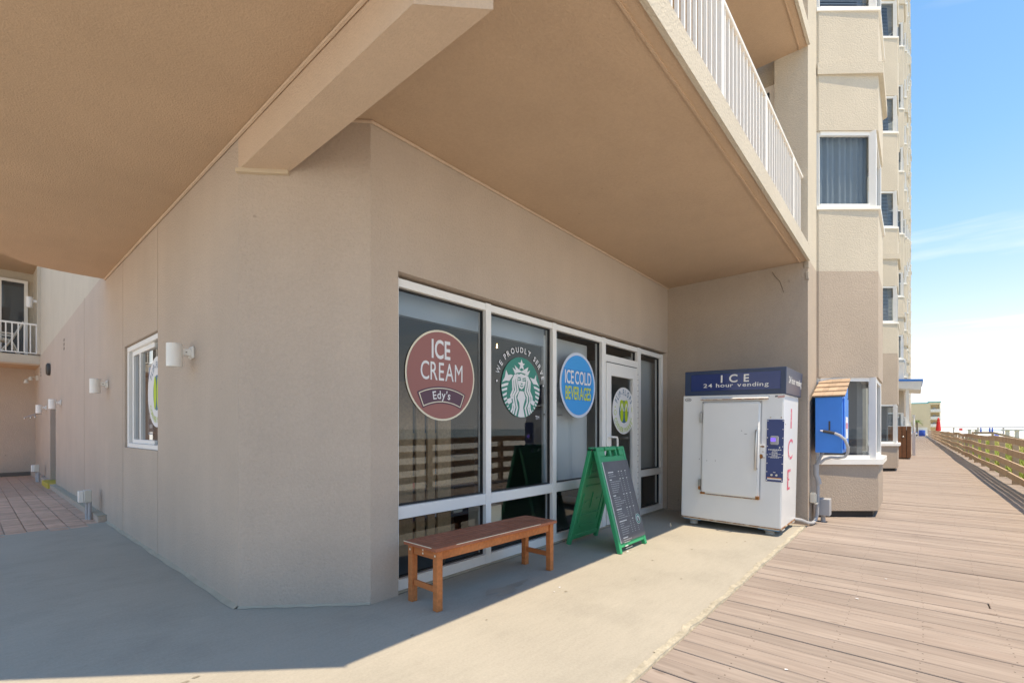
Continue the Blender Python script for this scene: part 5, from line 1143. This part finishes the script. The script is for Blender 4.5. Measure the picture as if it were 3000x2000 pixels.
MB().box((111.5, -.3, .35), (112.5, .75, .6)).build('bed', 'whitep', ct, bev=.05)
for y in (-.15, .6): MB().tube([(112, y - .04, .22), (112, y + .04, .22)], .2, 12).build('wheel', 'darkmetal', ct)
for i, (c, y) in enumerate((('umbblue', -.2), ('red', .1), ('padblue', .35), ('ink_white', .6))): MB().box((111.6, y - .12, .6), (112.4, y + .12, .78 + .06 * (i % 3))).build('towel', c, ct, bev=.04)
# beach: shower gates, crossing walkway, umbrellas, pier
def gate(x, y, label):
    t = thing('beach_gate', (x, y, -.6), label, 'gate', 'white post gates on the beach')
    for d in (-.22, .22): MB().box((x - .1, y + d - .1, -.6), (x + .1, y + d + .1, 1.25)).build('post', 'whitep', t, bev=.01)
    MB().box((x - .2, y - .5, 1.25), (x + .2, y + .5, 1.32)).build('cap', 'whitep', t)
gate(60, -3.98, 'white post gate on the sand, left one of two'); gate(46, -4.95, 'white post gate on the sand nearest the right edge')
cw = thing('beach_access_rail', (41, -3.3, -.6), 'brown wooden beach access handrail sloping down beyond the railing', 'railing')
MB().bar((40, -2.6, 1.12), (40, -3.55, 1.12), .08, .12).build('rail', 'rail', cw); MB().bar((40, -3.55, 1.12), (40, -5.0, .6), .08, .12).build('rail', 'rail', cw); MB().bar((40, -2.6, .8), (40, -3.55, .8), .06, .1).build('rail', 'rail', cw)
for y in (-2.65, -3.5, -4.9): MB().box((39.95, y - .05, -.6), (40.05, y + .05, 1.1 if y > -4 else .65)).build('post', 'rail', cw)
for i, (x, y, lb_) in enumerate(((200, -15.0, 'closed blue beach umbrella standing alone, left of the pair'), (200, -16.9, 'closed blue beach umbrella, left one of the pair'), (203, -17.7, 'closed blue beach umbrella, right one of the pair'))): closed_umbrella('beach_umbrella', x, y, -.6, 2.6, 'umbblue', lb_, group='blue umbrellas on the beach')
for i, (x, y, lb_) in enumerate(((150, -14.2, 'low blue beach lounger on the white sand'), (95, -9.6, 'blue folding beach chair by the right hand gate'))):
    t = thing('beach_lounger', (x, y, -.6), lb_, 'beach chair'); MB().prism([(x, y, -.3), (x + 1.0, y, -.3), (x + 1.6, y, .25), (x + 1.56, y, .28), (x + .98, y, -.24), (x, y, -.24)], (0, .7, 0)).build('seat', 'umbblue', t)
    for dx_ in (.1, .9): MB().box((x + dx_, y, -.6), (x + dx_ + .06, y + .7, -.3)).build('leg', 'whitep', t)
fg = thing('warning_flag', (180, -9.2, -.6), 'red warning flag on a pole at the beach', 'flag'); MB().tube([(180, -9.2, -.6), (180, -9.2, 2.6)], .05, 6).build('pole', 'whitep', fg); MB().box((180, -9.9, .9), (180.05, -9.2, 1.5)).build('cloth', 'red', fg)
pr_ = thing('fishing_pier', (260, -60, -.9), 'long thin fishing pier on piles along the sea horizon', 'pier')
MB().box((260, -150, 1.75), (266, -4, 2.15)).build('pier_deck', 'greyplastic', pr_)
for y in range(-145, -4, 7): MB().box((261, y, -1.5), (261.5, y + .45, 1.75)).build('pile', 'greyplastic', pr_)

# small marks on the ground
wm = MB(); rnd = random.Random(9)
for x, y, r in ((3.35, -.35, .016), (4.62, .35, .014), (4.75, -.62, .016), (3.0, .55, .012), (5.4, .2, .01), (3.3, 2.30, .012), (3.18, 2.27, .008)):
    wm.add([(x + r * rnd.uniform(.5, 1.2) * math.cos(a), y + r * rnd.uniform(.5, 1.2) * math.sin(a), .004) for a in [k * math.pi / 4 for k in range(8)]], [list(range(8))])
tag(wm.build('bird_dropping', 'ink_white'), kind='stuff')
sm = MB(); pts = []
for k in range(22):
    a = k * 2 * math.pi / 22; r = .10 * (1 + .35 * math.sin(3 * a + 1) + .2 * math.sin(7 * a)); pts.append((2.98 + r * 2.2 * math.cos(a), 2.62 + r * .75 * math.sin(a), .0035))
sm.add(pts, [list(range(22))]); sm.build('damp_stain', mat('damp_stain', (.37, .325, .265), .75, var=.15, vscale=6), walk)
